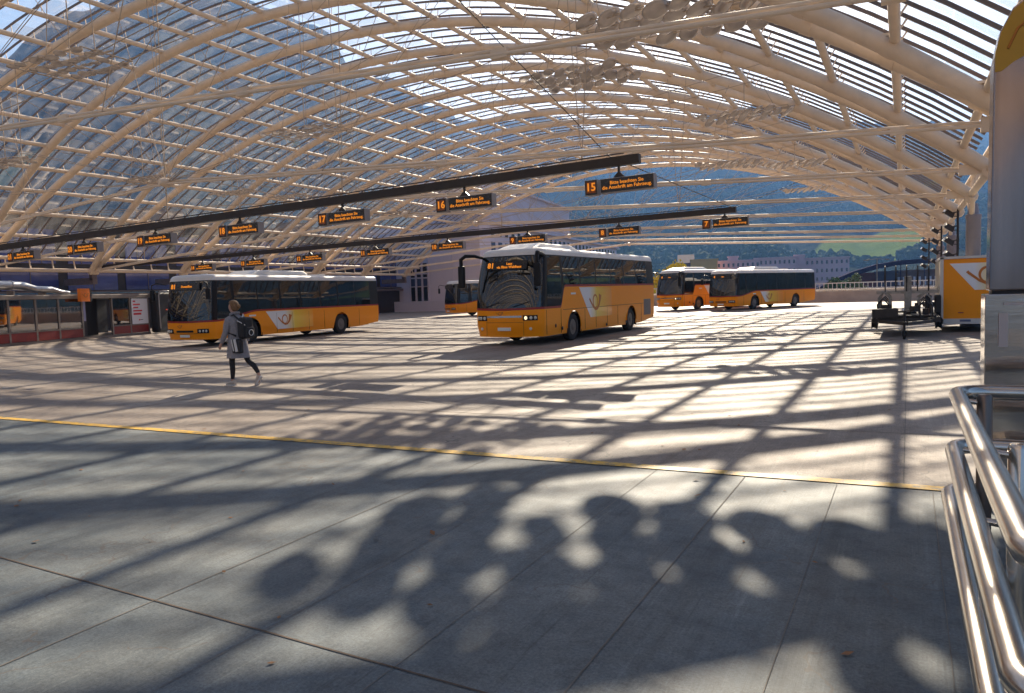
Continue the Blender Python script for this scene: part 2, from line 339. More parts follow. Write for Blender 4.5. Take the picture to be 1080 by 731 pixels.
# azimuth (deg, from +Y, + to the right) -> ridge elevation in degrees / ridge distance
RIDGE = [(-95, 9), (-75, 12), (-66, 13), (-61.3, 14.2), (-57, 17.2), (-54.9, 18), (-51, 19.8), (-46.5, 20.2), (-42.5, 18.6), (-36, 14.6), (-30, 12.0), (-20, 11.3), (-12, 10.9), (-3, 10.2), (8, 9.0), (30, 8), (60, 7)]
RD = [(-95, 1500), (-55, 1500), (-40, 1900), (-28, 2900), (60, 3000)]
def fbm(x, y, z=0, o=5):
    return noise.fractal(Vector((x, y, z)), 1.0, 2.0, o)
def terrain_h(r, az):
    e = lerp_tab(RIDGE, az); rd = lerp_tab(RD, az)
    x, y = r*math.sin(R(az)), r*math.cos(R(az))
    Hr = math.tan(R(e))*rd
    Hr *= 1 + .05*fbm(az/5, 3.3)
    r1 = 330
    t = max(0, min(1.35, (r-r1)/(rd-r1)))
    if t < 1: prof = .30*t + .70*t*t*(3-2*t)
    else: prof = 1-(t-1)*.8
    spur = fbm(az/4.5+r/1900, r/1400, 1.7)
    h = -8 + (Hr+8)*prof + min(t, 1-abs(t-1)*.9 if t > 1 else t)*Hr*.17*spur*(1-.8*max(0, t-.7)/.3 if t < 1 else .2) + 5*t*fbm(x/120, y/120, 4)
    return h
def build_terrain():
    azs = [-95+i*.5 for i in range(311)]; rs = [300*(5200/300)**(j/110) for j in range(111)]
    b = MB(); vs = []
    for r in rs:
        for a in azs: vs.append((r*math.sin(R(a)), r*math.cos(R(a)), terrain_h(r, a)))
    n = len(azs); fs = [(j*n+i, j*n+i+1, (j+1)*n+i+1, (j+1)*n+i) for j in range(len(rs)-1) for i in range(n-1)]
    b.add(vs, fs)
    m = bpy.data.materials.new('mountain_forest_and_meadow'); m.use_nodes = True; nt = m.node_tree; p = nt.nodes['Principled BSDF']; p.inputs['Roughness'].default_value = .95; p.inputs['Specular IOR Level'].default_value = .0
    tc = nt.nodes.new('ShaderNodeTexCoord')
    n1 = nt.nodes.new('ShaderNodeTexNoise'); n1.inputs['Scale'].default_value = .045; n1.inputs['Detail'].default_value = 9; n1.inputs['Roughness'].default_value = .75
    r1 = nt.nodes.new('ShaderNodeValToRGB'); r1.color_ramp.elements[0].position = .38; r1.color_ramp.elements[0].color = (.006, .016, .012, 1); r1.color_ramp.elements[1].position = .70; r1.color_ramp.elements[1].color = (.085, .085, .045, 1)
    n2 = nt.nodes.new('ShaderNodeTexNoise'); n2.inputs['Scale'].default_value = .0042; n2.inputs['Detail'].default_value = 4
    r2 = nt.nodes.new('ShaderNodeValToRGB'); r2.color_ramp.elements[0].position = .60; r2.color_ramp.elements[1].position = .63
    n3 = nt.nodes.new('ShaderNodeTexNoise'); n3.inputs['Scale'].default_value = .02; n3.inputs['Detail'].default_value = 5
    r3 = nt.nodes.new('ShaderNodeValToRGB'); r3.color_ramp.elements[0].color = (.10, .16, .02, 1); r3.color_ramp.elements[1].color = (.24, .28, .05, 1)
    sx = nt.nodes.new('ShaderNodeSeparateXYZ'); mr = nt.nodes.new('ShaderNodeMapRange'); mr.inputs['From Min'].default_value = 120; mr.inputs['From Max'].default_value = 190; mr.inputs['To Min'].default_value = 1; mr.inputs['To Max'].default_value = 0
    mul = nt.nodes.new('ShaderNodeMath'); mul.operation = 'MULTIPLY'; mx = nt.nodes.new('ShaderNodeMix'); mx.data_type = 'RGBA'
    L = nt.links.new
    for n_ in (n1, n2, n3): L(tc.outputs['Object'], n_.inputs['Vector'])
    L(n1.outputs['Fac'], r1.inputs['Fac']); L(n2.outputs['Fac'], r2.inputs['Fac']); L(n3.outputs['Fac'], r3.inputs['Fac'])
    L(tc.outputs['Object'], sx.inputs[0]); L(sx.outputs['Z'], mr.inputs['Value']); L(r2.outputs['Color'], mul.inputs[0]); L(mr.outputs[0], mul.inputs[1])
    dv = nt.nodes.new('ShaderNodeMapping'); dv.vector_type = 'POINT'; dv.inputs['Location'].default_value = (20/52, -720/110, 0); dv.inputs['Scale'].default_value = (1/52, 1/110, 0)
    ln = nt.nodes.new('ShaderNodeVectorMath'); ln.operation = 'LENGTH'; L(tc.outputs['Object'], dv.inputs['Vector']); L(dv.outputs[0], ln.inputs[0])
    sb_ = nt.nodes.new('ShaderNodeMapRange'); sb_.inputs['From Min'].default_value = 1.05; sb_.inputs['From Max'].default_value = .9; L(ln.outputs['Value'], sb_.inputs['Value'])
    mxx = nt.nodes.new('ShaderNodeMath'); mxx.operation = 'MAXIMUM'; L(mul.outputs[0], mxx.inputs[0]); L(sb_.outputs[0], mxx.inputs[1]); L(mxx.outputs[0], mx.inputs['Factor']); L(r1.outputs['Color'], mx.inputs['A']); L(r3.outputs['Color'], mx.inputs['B']); L(mx.outputs['Result'], p.inputs['Base Color'])
    bp = nt.nodes.new('ShaderNodeBump'); bp.inputs['Strength'].default_value = 1.0; bp.inputs['Distance'].default_value = 14; L(n1.outputs['Fac'], bp.inputs['Height']); L(bp.outputs[0], p.inputs['Normal'])
    o = b.build('mountain_terrain', m, smooth=180); o['kind'] = 'structure'; return o
build_terrain()

LEAFD = mat('forest_leaves', (.06, .075, .03), 1.0, spec=.02, noise_amt=.5, noise_scale=.08)
def forest():
    # one mass of hillside woodland: thousands of rough crowns
    ico = bmesh.new(); bmesh.ops.create_icosphere(ico, subdivisions=2, radius=1); iv = [v.co.copy() for v in ico.verts]; iff = [tuple(v.index for v in f.verts) for f in ico.faces]; ico.free()
    b = MB(); rnd = random.Random(5); n = 0
    while n < 9000:
        az = rnd.uniform(-34, 14); r = 520*(1900/520)**(rnd.random()**.8)
        x, y = r*math.sin(R(az)), r*math.cos(R(az))
        if noise.noise(Vector((x*.006, y*.006, 0))) < -.12+ (0.1 if r < 700 else 0): continue
        if ((x+20)/50)**2+((y-720)/105)**2 < 1+.5*noise.noise(Vector((x*.02, y*.02, 3))): continue
        if r > 1250 and rnd.random() < (r-1250)/500: continue
        h = terrain_h(r, az); s = rnd.uniform(2.6, 5.6); con = rnd.random() < .2
        a = rnd.random()*6
        vs = []
        for v in iv:
            k = 1+rnd.uniform(-.28, .28)
            z = v.z
            w = (1.0-.45*z) if con else 1
            p = Vector((v.x*math.cos(a)-v.y*math.sin(a), v.x*math.sin(a)+v.y*math.cos(a), 0))*s*.78*k*w
            vs.append((x+p.x, y+p.y, h+s*.55+z*s*(1.15 if con else .8)*k))
        b.add(vs, iff); n += 1
    o = b.build('hillside_forest', LEAFD); o['kind'] = 'stuff'; return o
forest()

# ------------------------------------------------------------------ glass roof
UC = -23.9; HALF = 26.1; RISE = 9.1; RAD = (HALF**2+RISE**2)/(2*RISE); THM = math.asin(HALF/RAD)
def base_w(u): return 4.25+(u+50)/52.2*.70
def vault(th, off=0):
    u = UC+(RAD+off)*math.sin(th); z = base_w(UC+RAD*math.sin(th)) + (RAD+off)*math.cos(th)-(RAD-RISE)
    return u, z, (RAD*math.cos(th)-(RAD-RISE))/RISE
NODES = [-25.5+7.4*i for i in range(14)]
V0 = NODES[0]-1.9; V1 = NODES[-1]+1.9
roof = empty('station_roof', (UC, 30, 0), label='huge vaulted glass roof on cream steel tube arches spanning the bus deck', cat='glass roof')
def rp(b_, name, m, smooth=None): # part of the roof, keep world coordinates
    o = b_.build(name, m, roof, smooth); o.location = (-UC, -30, 0); return o
NP = 26
PTH = [-THM*.965+2*THM*.965*k/NP for k in range(NP+1)]
for v in NODES:
    for s in (-1, 1):
        b = MB(); pts = []
        for k in range(41):
            th = -THM+2*THM*k/40; u, z, h = vault(th); pts.append((u, v+s*(.12+1.73*h), z))
        b.tube(pts, .20, 12)
        for th in PTH:      # welded collars and bolt plates where the purlins land
            cc = []
            for dth in (-.0032, .0032): u, z, h = vault(th+dth); cc.append((u, v+s*(.12+1.73*h), z))
            b.tube(cc, .222, 12); b.box((cc[0][0]+.02, cc[0][1], cc[0][2]+.17), (.26, .34, .06))
        rp(b, 'arch', CREAM, 40)
NP = 26
PTH = [-THM*.965+2*THM*.965*k/NP for k in range(NP+1)]
for th in PTH:
    b = MB(); u, z, h = vault(th, .14); b.tube([(u, V0, z), (u, V1, z)], .11, 8); rp(b, 'purlin', CREAM, 50)
NB = 110
bars = [V0+(V1-V0)*k/NB for k in range(NB+1)]
near100 = set(sorted(bars, key=lambda q: abs(q-40.5))[:99]); rest = MB()
for v in bars:
    b = MB() if v in near100 else rest; vs = []; K = 34
    for k in range(K+1):
        th = -THM*.975+2*THM*.975*k/K
        for off in (.53, .605):
            u, z, h = vault(th, off); vs += [(u, v-.026, z), (u, v+.026, z)]
    fs = []
    for k in range(K):
        a = 4*k; c = a+4
        fs += [(a, a+1, c+1, c), (a+2, c+2, c+3, a+3), (a, c, c+2, a+2), (a+1, a+3, c+3, c+1)]
    fs += [(0, 2, 3, 1), (4*K, 4*K+1, 4*K+3, 4*K+2)]
    b.add(vs, fs)
    if b is not rest: rp(b, 'glazing_bar', BRONZE)
o = rp(rest, 'glazing_bar', BRONZE); o['kind'] = 'stuff'
b = MB()
for th in PTH:
    u0, z0, _ = vault(th, .2); u1, z1, _ = vault(th, .55)
    for v in bars: b.tube([(u0, v, z0), (u1, v, z1)], .02, 4, cap=False)
o = rp(b, 'glazing_bracket', CREAM); o['kind'] = 'stuff'
# glass: every pane between two bars and two purlins, with narrow gaps
b = MB(); 
GTH = [-THM*.97+2*THM*.97*k/40 for k in range(41)]
for j in range(NB):
    va, vb = bars[j]+.02, bars[j+1]-.02
    for k in range(40):
        g0 = GTH[k]+.0004; g1 = GTH[k+1]-.0004; o_ = .625+random.uniform(-.004, .004)
        ua, za, _ = vault(g0, o_); ub, zb, _ = vault(g1, o_)
        b.add([(ua, va, za), (ua, vb, za), (ub, vb, zb), (ub, va, zb)], [(0, 1, 2, 3)])
o = rp(b, 'glass_panes', ROOFGLASS)
# edge beams at both springings
for th, sgn in ((-THM, -1), (THM, 1)):
    u, z, _ = vault(th)
    b = MB(); b.tube([(u, V0, z), (u, V1, z)], .13, 10); b.tube([(u+sgn*.1, V0, z+.75), (u+sgn*.1, V1, z+.75)], .10, 8)
    v = V0+.6
    while v < V1: b.tube([(u, v, z), (u+sgn*.1, v, z+.75)], .045, 6); v += 1.48
    rp(b, 'edge_beam', CREAM, 50)
    b = MB()
    for v in NODES:
        b.lathe([(0, -.34), (.22, -.3), (.26, 0), (.22, .3), (0, .34)], 12, 'y', (u, v, z-.05)); 
        b.box((u-sgn*.45, v, z+.05), (.7, .16, .30))
    rp(b, 'node_casting', CREAM, 50)
# tie beams (double tube) with apex hub and spoke rods
KU, KZ = -23.6, 6.15
for i, v in enumerate(NODES):
    b = MB(); uL, zL, _ = vault(-THM); uR, zR, _ = vault(THM)
    KZ = 6.15; 
    if i == 5: KZ = 6.5; zR += .5
    for dv in (-.05, .05):
        b.tube([(uL, v, zL), (uL+1.2, v+dv, zL+.09+dv), (KU, v+dv, KZ+dv), (uR-1.2, v+dv, zR+.09+dv), (uR, v, zR)], .040, 8)
    n = 22
    for k in range(1, n):
        for (a, c) in (((uL, zL), (KU, KZ)), ((KU, KZ), (uR, zR))):
            t = k/n; uu = a[0]+(c[0]-a[0])*t; zz = a[1]+(c[1]-a[1])*t; w = .14*(t if a[0] == uL else 1-t)
            if 1 < k < n-1 and k % 5 == 0: b.box((uu, v, zz), (.30, .16, .16))
    t = b.build('tie_beam', CREAM, roof, 50); t.location = (-UC, -30, 0)
    b = MB(); b.lathe([(0, -.3), (.10, -.28), (.17, -.1), (.17, .1), (.10, .28), (0, .3)], 12, 'y', (KU, v, KZ)); b.build('hub', CREAM, t, 50)
    b = MB()
    for k in range(2, NP-1, 3):
        u, z, h = vault(PTH[k], -.1)
        for s in (-1, 1): b.tube([(KU, v, KZ), (u, v+s*(.12+1.73*h), z)], .012, 4, cap=False)
    for k in (7, NP-7):
        u, z, h = vault(PTH[k], -.1); tt = KU+(u-KU)*.6; zz = KZ-(abs(tt-KU)/26)*1.6+.1
        for s in (-1, 1): b.tube([(tt, v, zz), (u, v+s*(.12+1.73*h), z)], .011, 4, cap=False)
    b.build('spoke_rods', CABLE, t)

# columns on the right-hand side
RC = mat('column_paint_grey', (.25, .22, .24), .45, noise_amt=.12, noise_scale=2)
cols = [(18.9, 'nearest grey round steel column, mostly hidden behind the tall steel panel'), (33.7, 'thick grey round steel column just beside the tall steel panel, carrying the roof edge'),
        (48.5, 'middle grey round steel column behind the yellow box trailer'), (63.3, 'farthest and thinnest looking grey round column at the right roof edge')]
for v, lab in cols:
    e = empty('roof_column', (2.3, v, 0), label=lab, cat='column', group='grey columns carrying the right roof edge')
    b = MB(); b.lathe([(.25, 0), (.25, 4.05), (.27, 4.08), (.27, 4.2), (.20, 4.24), (.14, 4.62)], 20, 'z'); b.build('shaft', RC, e, 50)
    b = MB(); b.lathe([(.42, 0), (.42, .06), (.33, .12), (.31, .13)], 20, 'z'); b.build('base_plate', RC, e, 50)
    b = MB(); b.tube([(-.05, 0, 4.1), (-.1, -.9, 4.8)], .09, 8); b.tube([(-.05, 0, 4.1), (-.1, .9, 4.8)], .09, 8); b.build('bracket', CREAM, e, 50)
# ------------------------------------------------------------------ spotlight poles on the right
for v, u, n, lab in ((39.5, 1.75, 4, 'dark pole with four tilted black spotlights next to the thick grey column'), (52.5, 1.6, 4, 'dark pole with black spotlights between the middle and far columns'), (66.5, 1.3, 4, 'small far pole of black spotlights left of the farthest column')):
    e = empty('spotlight_pole', (u, v, 0), label=lab, cat='spotlights', group='poles with black spotlights along the right columns')
    b = MB(); b.tube([(.35, 0, 0), (.35, 0, 5.0)], .05, 8); b.tube([(.35, .25, 0), (.35, .25, 5.0)], .03, 6); b.build('pole', BLACKSTEEL, e, 50)
    for k in range(n):
        z = 4.75-.62*k
        b = MB(); rot = Matrix.Rotation(R(35), 3, 'Y') @ Matrix.Rotation(R(20), 3, 'Z')
        b.box((0, 0, z), (.44, .30, .22), rot, .8); b.tube([(.35, 0, z+.05), (0, 0, z-.02)], .03, 6); b.tube([(.35, 0, z-.16), (.04, 0, z-.12)], .02, 6)
        s = b.build('spotlight', BLACKSTEEL, e)
        b = MB(); b.box(Vector((0, 0, z))+rot @ Vector((-.225, 0, 0)), (.01, .22, .15), rot); b.build('lens', LAMP, s)

# ------------------------------------------------------------------ text helper
def text_mesh(name, body, size, m, align='CENTER', ext=.004, shear=0, bold=.012):
    c = bpy.data.curves.new(name, 'FONT'); c.body = body; c.size = size; c.align_x = align; c.align_y = 'CENTER'; c.extrude = ext; c.offset = bold*size; c.space_line = .95; c.resolution_u = 2; c.shear = shear
    t = bpy.data.objects.new(name, c); col.objects.link(t)
    dg = bpy.context.evaluated_depsgraph_get(); me = bpy.data.meshes.new_from_object(t.evaluated_get(dg)); me.name = name
    bpy.data.objects.remove(t); me.materials.clear(); me.materials.append(m); return me
def put(me, name, parent, loc, rot=(R(90), 0, 0)):
    o = bpy.data.objects.new(name, me); col.objects.link(o); o.parent = parent; o.location = loc; o.rotation_euler = rot; return o

# ------------------------------------------------------------------ gantries and display signs
MSG = text_mesh('message_text', 'Bitte beachten Sie\ndie Anschrift am Fahrzeug.', .155, AMBER)
def gantry(v, a, c, lab, hx):
    e = empty('sign_beam', (a[0], v, 0), label=lab, cat='beam', group='black beams the platform displays hang from')
    b = MB(); b.beam((0, 0, a[1]), (c[0]-a[0], 0, c[1]), .20, .25); b.build('beam', BLACKSTEEL, e)
    b = MB()
    for u in hx:
        t = (u-a[0])/(c[0]-a[0]); z = a[1]+(c[1]-a[1])*t
        s = (u-UC)/RAD; th = math.asin(max(-.6, min(.6, s))); zz = vault(th)[1]
        b.tube([(u-a[0], 0, z+.12), (u-a[0]-.5, .3, zz)], .014, 5, cap=False); b.tube([(u-a[0], 0, z+.12), (u-a[0]+.5, -.3, zz)], .014, 5, cap=False)
    b.build('hanger_rods', CABLE, e)
    b = MB(); b.tube([(0, -.11, a[1]+.17), (c[0]-a[0]-.4, -.11, c[1]+.17)], .02, 5); b.build('conduit', DARKCABLE, e)
gantry(20, (-50, 4.22), (-6.33, 5.30), 'nearer long black beam running across the deck carrying the larger displays', [-8, -16.5, -25, -34, -43])
gantry(34, (-50, 4.50), (-6.5, 5.10), 'farther long black beam running above the coach carrying the smaller displays', [-9, -18, -27, -36, -45])
def display(u, v, z, beam_z, num, lab):
    e = empty('platform_display', (u, v, z), label=lab, cat='display sign', group='amber platform displays hanging under the black beams')
    e.rotation_euler = (0, R(-1.2), 0); e.scale = (.84, .84, .84); beam_z = z+(beam_z-z)/.84
    b = MB(); b.box((.28, 0, 0), (1.80, .34, .46)); tp = b.build('text_panel', SIGNGREY, e, bevel=.01)
    b = MB(); b.box((.28, -.178, 0), (1.76, .012, .42)); b.build('screen', SIGNBLACK, tp)
    put(MSG, 'message', tp, (.28, -.19, 0))
    b = MB(); b.box((-.95, 0, 0), (.44, .30, .50)); nb = b.build('number_panel', SIGNGREY, e, bevel=.01)
    b = MB(); b.box((-.95, -.158, 0), (.41, .012, .47)); b.build('screen', SIGNBLACK, nb)
    b = MB(); b.box((-.95, -.167, 0), (.31, .008, .36)); b.build('lit_field', AMBERDIM, nb)
    put(text_mesh('number_text', num, .36, AMBER, bold=.02), 'number', nb, (-.95, -.176, 0))
    b = MB(); dz = beam_z-z; b.box((-.02, 0, .235+(dz-.38)/2), (.07, .07, max(.05, dz-.38))); b.prism([(-.24, .225), (.20, .225), (.02, .40), (-.06, .40)], 'y', -.05, .05); b.build('hanger', BLACKSTEEL, e)
ord1 = ['rightmost and largest', 'second from the right', 'third from the right', 'fourth from the right', 'fifth from the right', 'sixth from the right', 'leftmost']
for k, (u, v) in enumerate([(-6.9, 20), (-11.8, 20), (-16.5, 20), (-21.2, 20), (-25.7, 20), (-30.1, 20), (-34.4, 20)]):
    t = k/6; z = 4.65-.55*t; bz = 4.22+(5.30-4.22)*(u+50)/43.67
    display(u, v, z, bz, str(15+k), f'{ord1[k]} of the amber displays hanging under the nearer black beam')
ord2 = ['rightmost', 'second from the right', 'third from the right', 'fourth from the right', 'fifth from the right', 'sixth from the right', 'seventh from the right', 'leftmost']
for k, u in enumerate([-6.96, -11.8, -16.55, -21.2, -25.9, -30.6, -35.1, -39.5]):
    t = k/7; z = 4.57-.53*t; bz = 4.50+.60*(u+50)/43.5
    display(u, 34, z, bz, str(7+k), f'{ord2[k]} of the small amber displays under the farther black beam')
# long dark suspension cable over the two beams
b = MB()
u0, z0, _ = vault(math.asin((-12-UC)/RAD)); b.tube([(u0, 13.5, z0), (-7.2, 20, 5.45), (-6.6, 34, 5.18), (-5, 48, 8.0)], .014, 6)
tag(b.build('suspension_cable', DARKCABLE), 'thin dark steel cable running from the roof over both black beams', 'cable')

# ------------------------------------------------------------------ hanging clusters of round mirror discs
dm = MB(); dm.lathe([(0, -.012), (.16, -.010), (.24, .0), (.262, .018), (.262, .028), (.24, .012), (.16, .004), (0, .002)], 20, 'z'); DISCMESH = dm.mesh('disc', DISC, 60)
def cluster(u, v, z, length, rows, lab, tilt=28, seed=0, first=False, sc=1.0):
    if sc < 1: tilt = 10
    e = empty('disc_cluster', (u, v, z), label=lab, cat='light reflector', group='clusters of round mirror discs hung under the glass roof')
    rnd = random.Random(seed)
    b = MB(); b.tube([(-length/2-.2, 0, .12), (length/2+.2, 0, .12)], .03, 6)
    for r_ in range(rows): y = (r_-(rows-1)/2)*.62*sc; b.tube([(-length/2, y, .06), (length/2, y, .06)], .018, 6)
    for x in (-length/2, 0, length/2): b.tube([(x, -(rows-1)/2*.62*sc, .06), (x, (rows-1)/2*.62*sc, .06)], .02, 6)
    b.build('frame', CABLE, e, 50)
    s = (u-UC)/RAD; zz = vault(math.asin(s))[1]-z
    b = MB()
    for x in (-length*.35, length*.35):
        b.tube([(x, 0, .12), (x*.5, .1, zz)], .012, 5, cap=False)
    b.tube([(0, 0, .12), (0, 0, zz)], .016, 5, cap=False); b.build('hanger', CABLE, e)
    n = int(length/((.40 if sc <= 1.05 else .50)*sc)); dsc = sc if sc > 1.05 else sc*.80
    for r_ in range(rows):
        for k in range(n):
            if rnd.random() < (.08 if sc >= 1 else .2): continue
            x = -length/2+(k+.5+(r_ % 2)*.5)*length/n; y = (r_-(rows-1)/2)*.62*sc
            o = bpy.data.objects.new('disc', DISCMESH); col.objects.link(o); o.parent = e
            o.location = (x, y, rnd.uniform(-.05, .04)); o.rotation_euler = (R(rnd.uniform(-14, 14)+8), R(tilt+rnd.uniform(-14, 14)), rnd.uniform(0, 6)); o.rotation_mode = 'XYZ'
            f = (dsc if dsc < 1.05 else 1.22)*rnd.uniform(.85, 1.08); o.scale = (f, f, f)
            o.rotation_euler = (R(rnd.uniform(-12, 12)-(14 if sc >= 1 else 2)), R(-tilt+rnd.uniform(-10, 10)), 0)
cl = [(-5.0, 19.25, 8.45, 4.7, 4, 'nearest and largest looking cluster of mirror discs at the top centre edge', 1.12),
 (-5.65, 31.4, 8.5, 3.4, 3, 'disc cluster hanging right of centre above the second tie beam, with dark oval discs', 1),
 (-5.5, 45.6, 8.5, 3.2, 3, 'disc cluster below and right of the dark oval one, against the far roof arches', 1),
 (-6.2, 58.4, 8.5, 3.2, 3, 'small pale disc cluster seen against the blue mountain near the right roof edge', 1),
 (-9.2, 22.8, 8.5, 3.2, 4, 'disc cluster at the centre top, left of the bright roof glare', 1),
 (-8.7, 43.4, 8.5, 3.2, 4, 'feathery disc cluster just above the open mountain view, right of the largest display', 1),
 (-20.7, 13.7, 8.5, 3.2, 4, 'wide disc cluster at the upper left against the cyan sky', .8),
 (-21.5, 23.9, 8.5, 3.4, 4, 'disc cluster on the left, over the third and fourth displays', .8),
 (-21.4, 33.5, 8.5, 3.2, 4, 'disc cluster between the nearer black beam and the roof centre', .8),
 (-36.8, 20.9, 8.5, 3.0, 3, 'dark disc cluster cut by the left edge of the picture', .8),
 (-36.5, 27.8, 8.5, 3.0, 3, 'disc cluster above the second display from the left, near the left wall', .8),
 (-37.0, 34.4, 8.5, 3.0, 3, 'disc cluster above the fourth display, over the left bus', .8),
 (-35.7, 37.9, 8.5, 2.6, 3, 'small disc cluster behind the nearer beam above the left bus roof', .8),
 (-36.6, 50.4, 8.5, 3.0, 3, 'far disc cluster beside the second display from the right on the nearer beam', .8),
 (-36.8, 61.5, 8.5, 3.0, 3, 'farthest left disc cluster over the lilac building corner', .8)]
for k, (u, v, z, L_, rows, lab, sc) in enumerate(cl): cluster(u, v, z, L_, rows, lab, seed=k, sc=sc)

# ------------------------------------------------------------------ buses
def smooth(t): t = max(0, min(1, t)); return t*t*(3-2*t)
def logo_mat(x0, x1):
    m = bpy.data.materials.new('livery_fade'); m.use_nodes = True; nt = m.node_tree; p = nt.nodes['Principled BSDF']; p.inputs['Roughness'].default_value = .28; p.inputs['Coat Weight'].default_value = .6
    tc = nt.nodes.new('ShaderNodeTexCoord'); sx = nt.nodes.new('ShaderNodeSeparateXYZ'); mr = nt.nodes.new('ShaderNodeMapRange'); mr.inputs['From Min'].default_value = x0; mr.inputs['From Max'].default_value = x1
    r = nt.nodes.new('ShaderNodeValToRGB'); e = r.color_ramp.elements; e[0].position = .30; e[0].color = (.78, .78, .80, 1); e[1].position = 1; e[1].color = (.95, .31, .0, 1)
    k = e.new(.52); k.color = (.90, .60, .02, 1)
    nt.links.new(tc.outputs['Object'], sx.inputs[0]); nt.links.new(sx.outputs['X'], mr.inputs['Value']); nt.links.new(mr.outputs[0], r.inputs['Fac']); nt.links.new(r.outputs['Color'], p.inputs['Base Color']); return m
HORN = mat('post_horn_mark', (.50, .15, .01), .35)
def horn_mesh(sc, th=.004):
    """post horn mark in the x/z plane (x right, z up): ring, mouthpiece to the lower left, flaring bell to the upper right"""
    def band(pts, ws):
        out = []
        for i, p in enumerate(pts):
            p = Vector(p); t = (Vector(pts[min(i+1, len(pts)-1)])-Vector(pts[max(i-1, 0)])).normalized(); n_ = Vector((-t.y, t.x))
            out.append((p+n_*ws[i]/2, p-n_*ws[i]/2))
        return out
    b = MB()
    def add_band(pts, ws, y):
        bd = band(pts, ws); vs = []
        for l, r_ in bd: vs += [(l.x*sc, y, l.y*sc), (r_.x*sc, y, r_.y*sc), (l.x*sc, y+th, l.y*sc), (r_.x*sc, y+th, r_.y*sc)]
        fs = []
        for i in range(len(bd)-1):
            a = 4*i; c = a+4; fs += [(a, a+1, c+1, c), (a+2, c+2, c+3, a+3), (a, c, c+2, a+2), (a+1, a+3, c+3, c+1)]
        b.add(vs, fs)
    ring = [(.36*math.cos(a), .40*math.sin(a)) for a in [2*math.pi*k/28 for k in range(29)]]
    add_band(ring, [.10+.03*math.sin(2*math.pi*k/28-.8) for k in range(29)], 0)
    tail = [(-.88, .12), (-.62, -.10), (-.35, -.33), (0, -.50), (.32, -.46), (.60, -.20), (.74, .10), (.82, .42)]
    add_band(tail, [.14, .13, .12, .13, .16, .22, .30, .46], -.0035)
    add_band([(-.95, .20), (-.82, .06)], [.15, .10], -.006)
    return b.mesh('post_horn', HORN)

def wheel(parent, x, y, rad=.50, w=.29):
    s = 1 if y > 0 else -1
    e = bpy.data.objects.new('wheel', None); col.objects.link(e); e.parent = parent; e.location = (x, y, rad)
    b = MB(); p = [(.28, -.11), (.30, -.14), (.44, -.145), (.485, -.12), (rad, -.08), (rad, .08), (.485, .12), (.44, .145), (.30, .14), (.28, .11)]
    b.lathe([(r*rad/.5, a*w/.29) for r, a in p]+[(.28, -.11*w/.29)], 40, 'y'); b.build('tyre', RUBBER, e, 35)
    b = MB(); b.lathe([(.285, s*.125), (.285, s*.10), (.26, s*.07), (.20, s*.05), (.14, s*.055), (.135, s*.10), (.11, s*.14), (.0, s*.15)], 32, 'y')
    for k in range(10):
        a = 2*math.pi*k/10; b.lathe([(.0, s*.09), (.017, s*.085), (.017, s*.05)], 6, 'y', (.17*math.cos(a), 0, .17*math.sin(a)))
    b.lathe([(.0, 0), (.28, 0)], 24, 'y')
    b.build('rim', RIM, e, 35)
    b = MB()
    for k in range(8):
        a = 2*math.pi*(k+.5)/8; b.lathe([(.0, s*.068), (.026, s*.066), (.026, s*.04)], 8, 'y', (.235*math.cos(a), 0, .235*math.sin(a)))
    b.build('rim_openings', BLACKP, e)
    return e

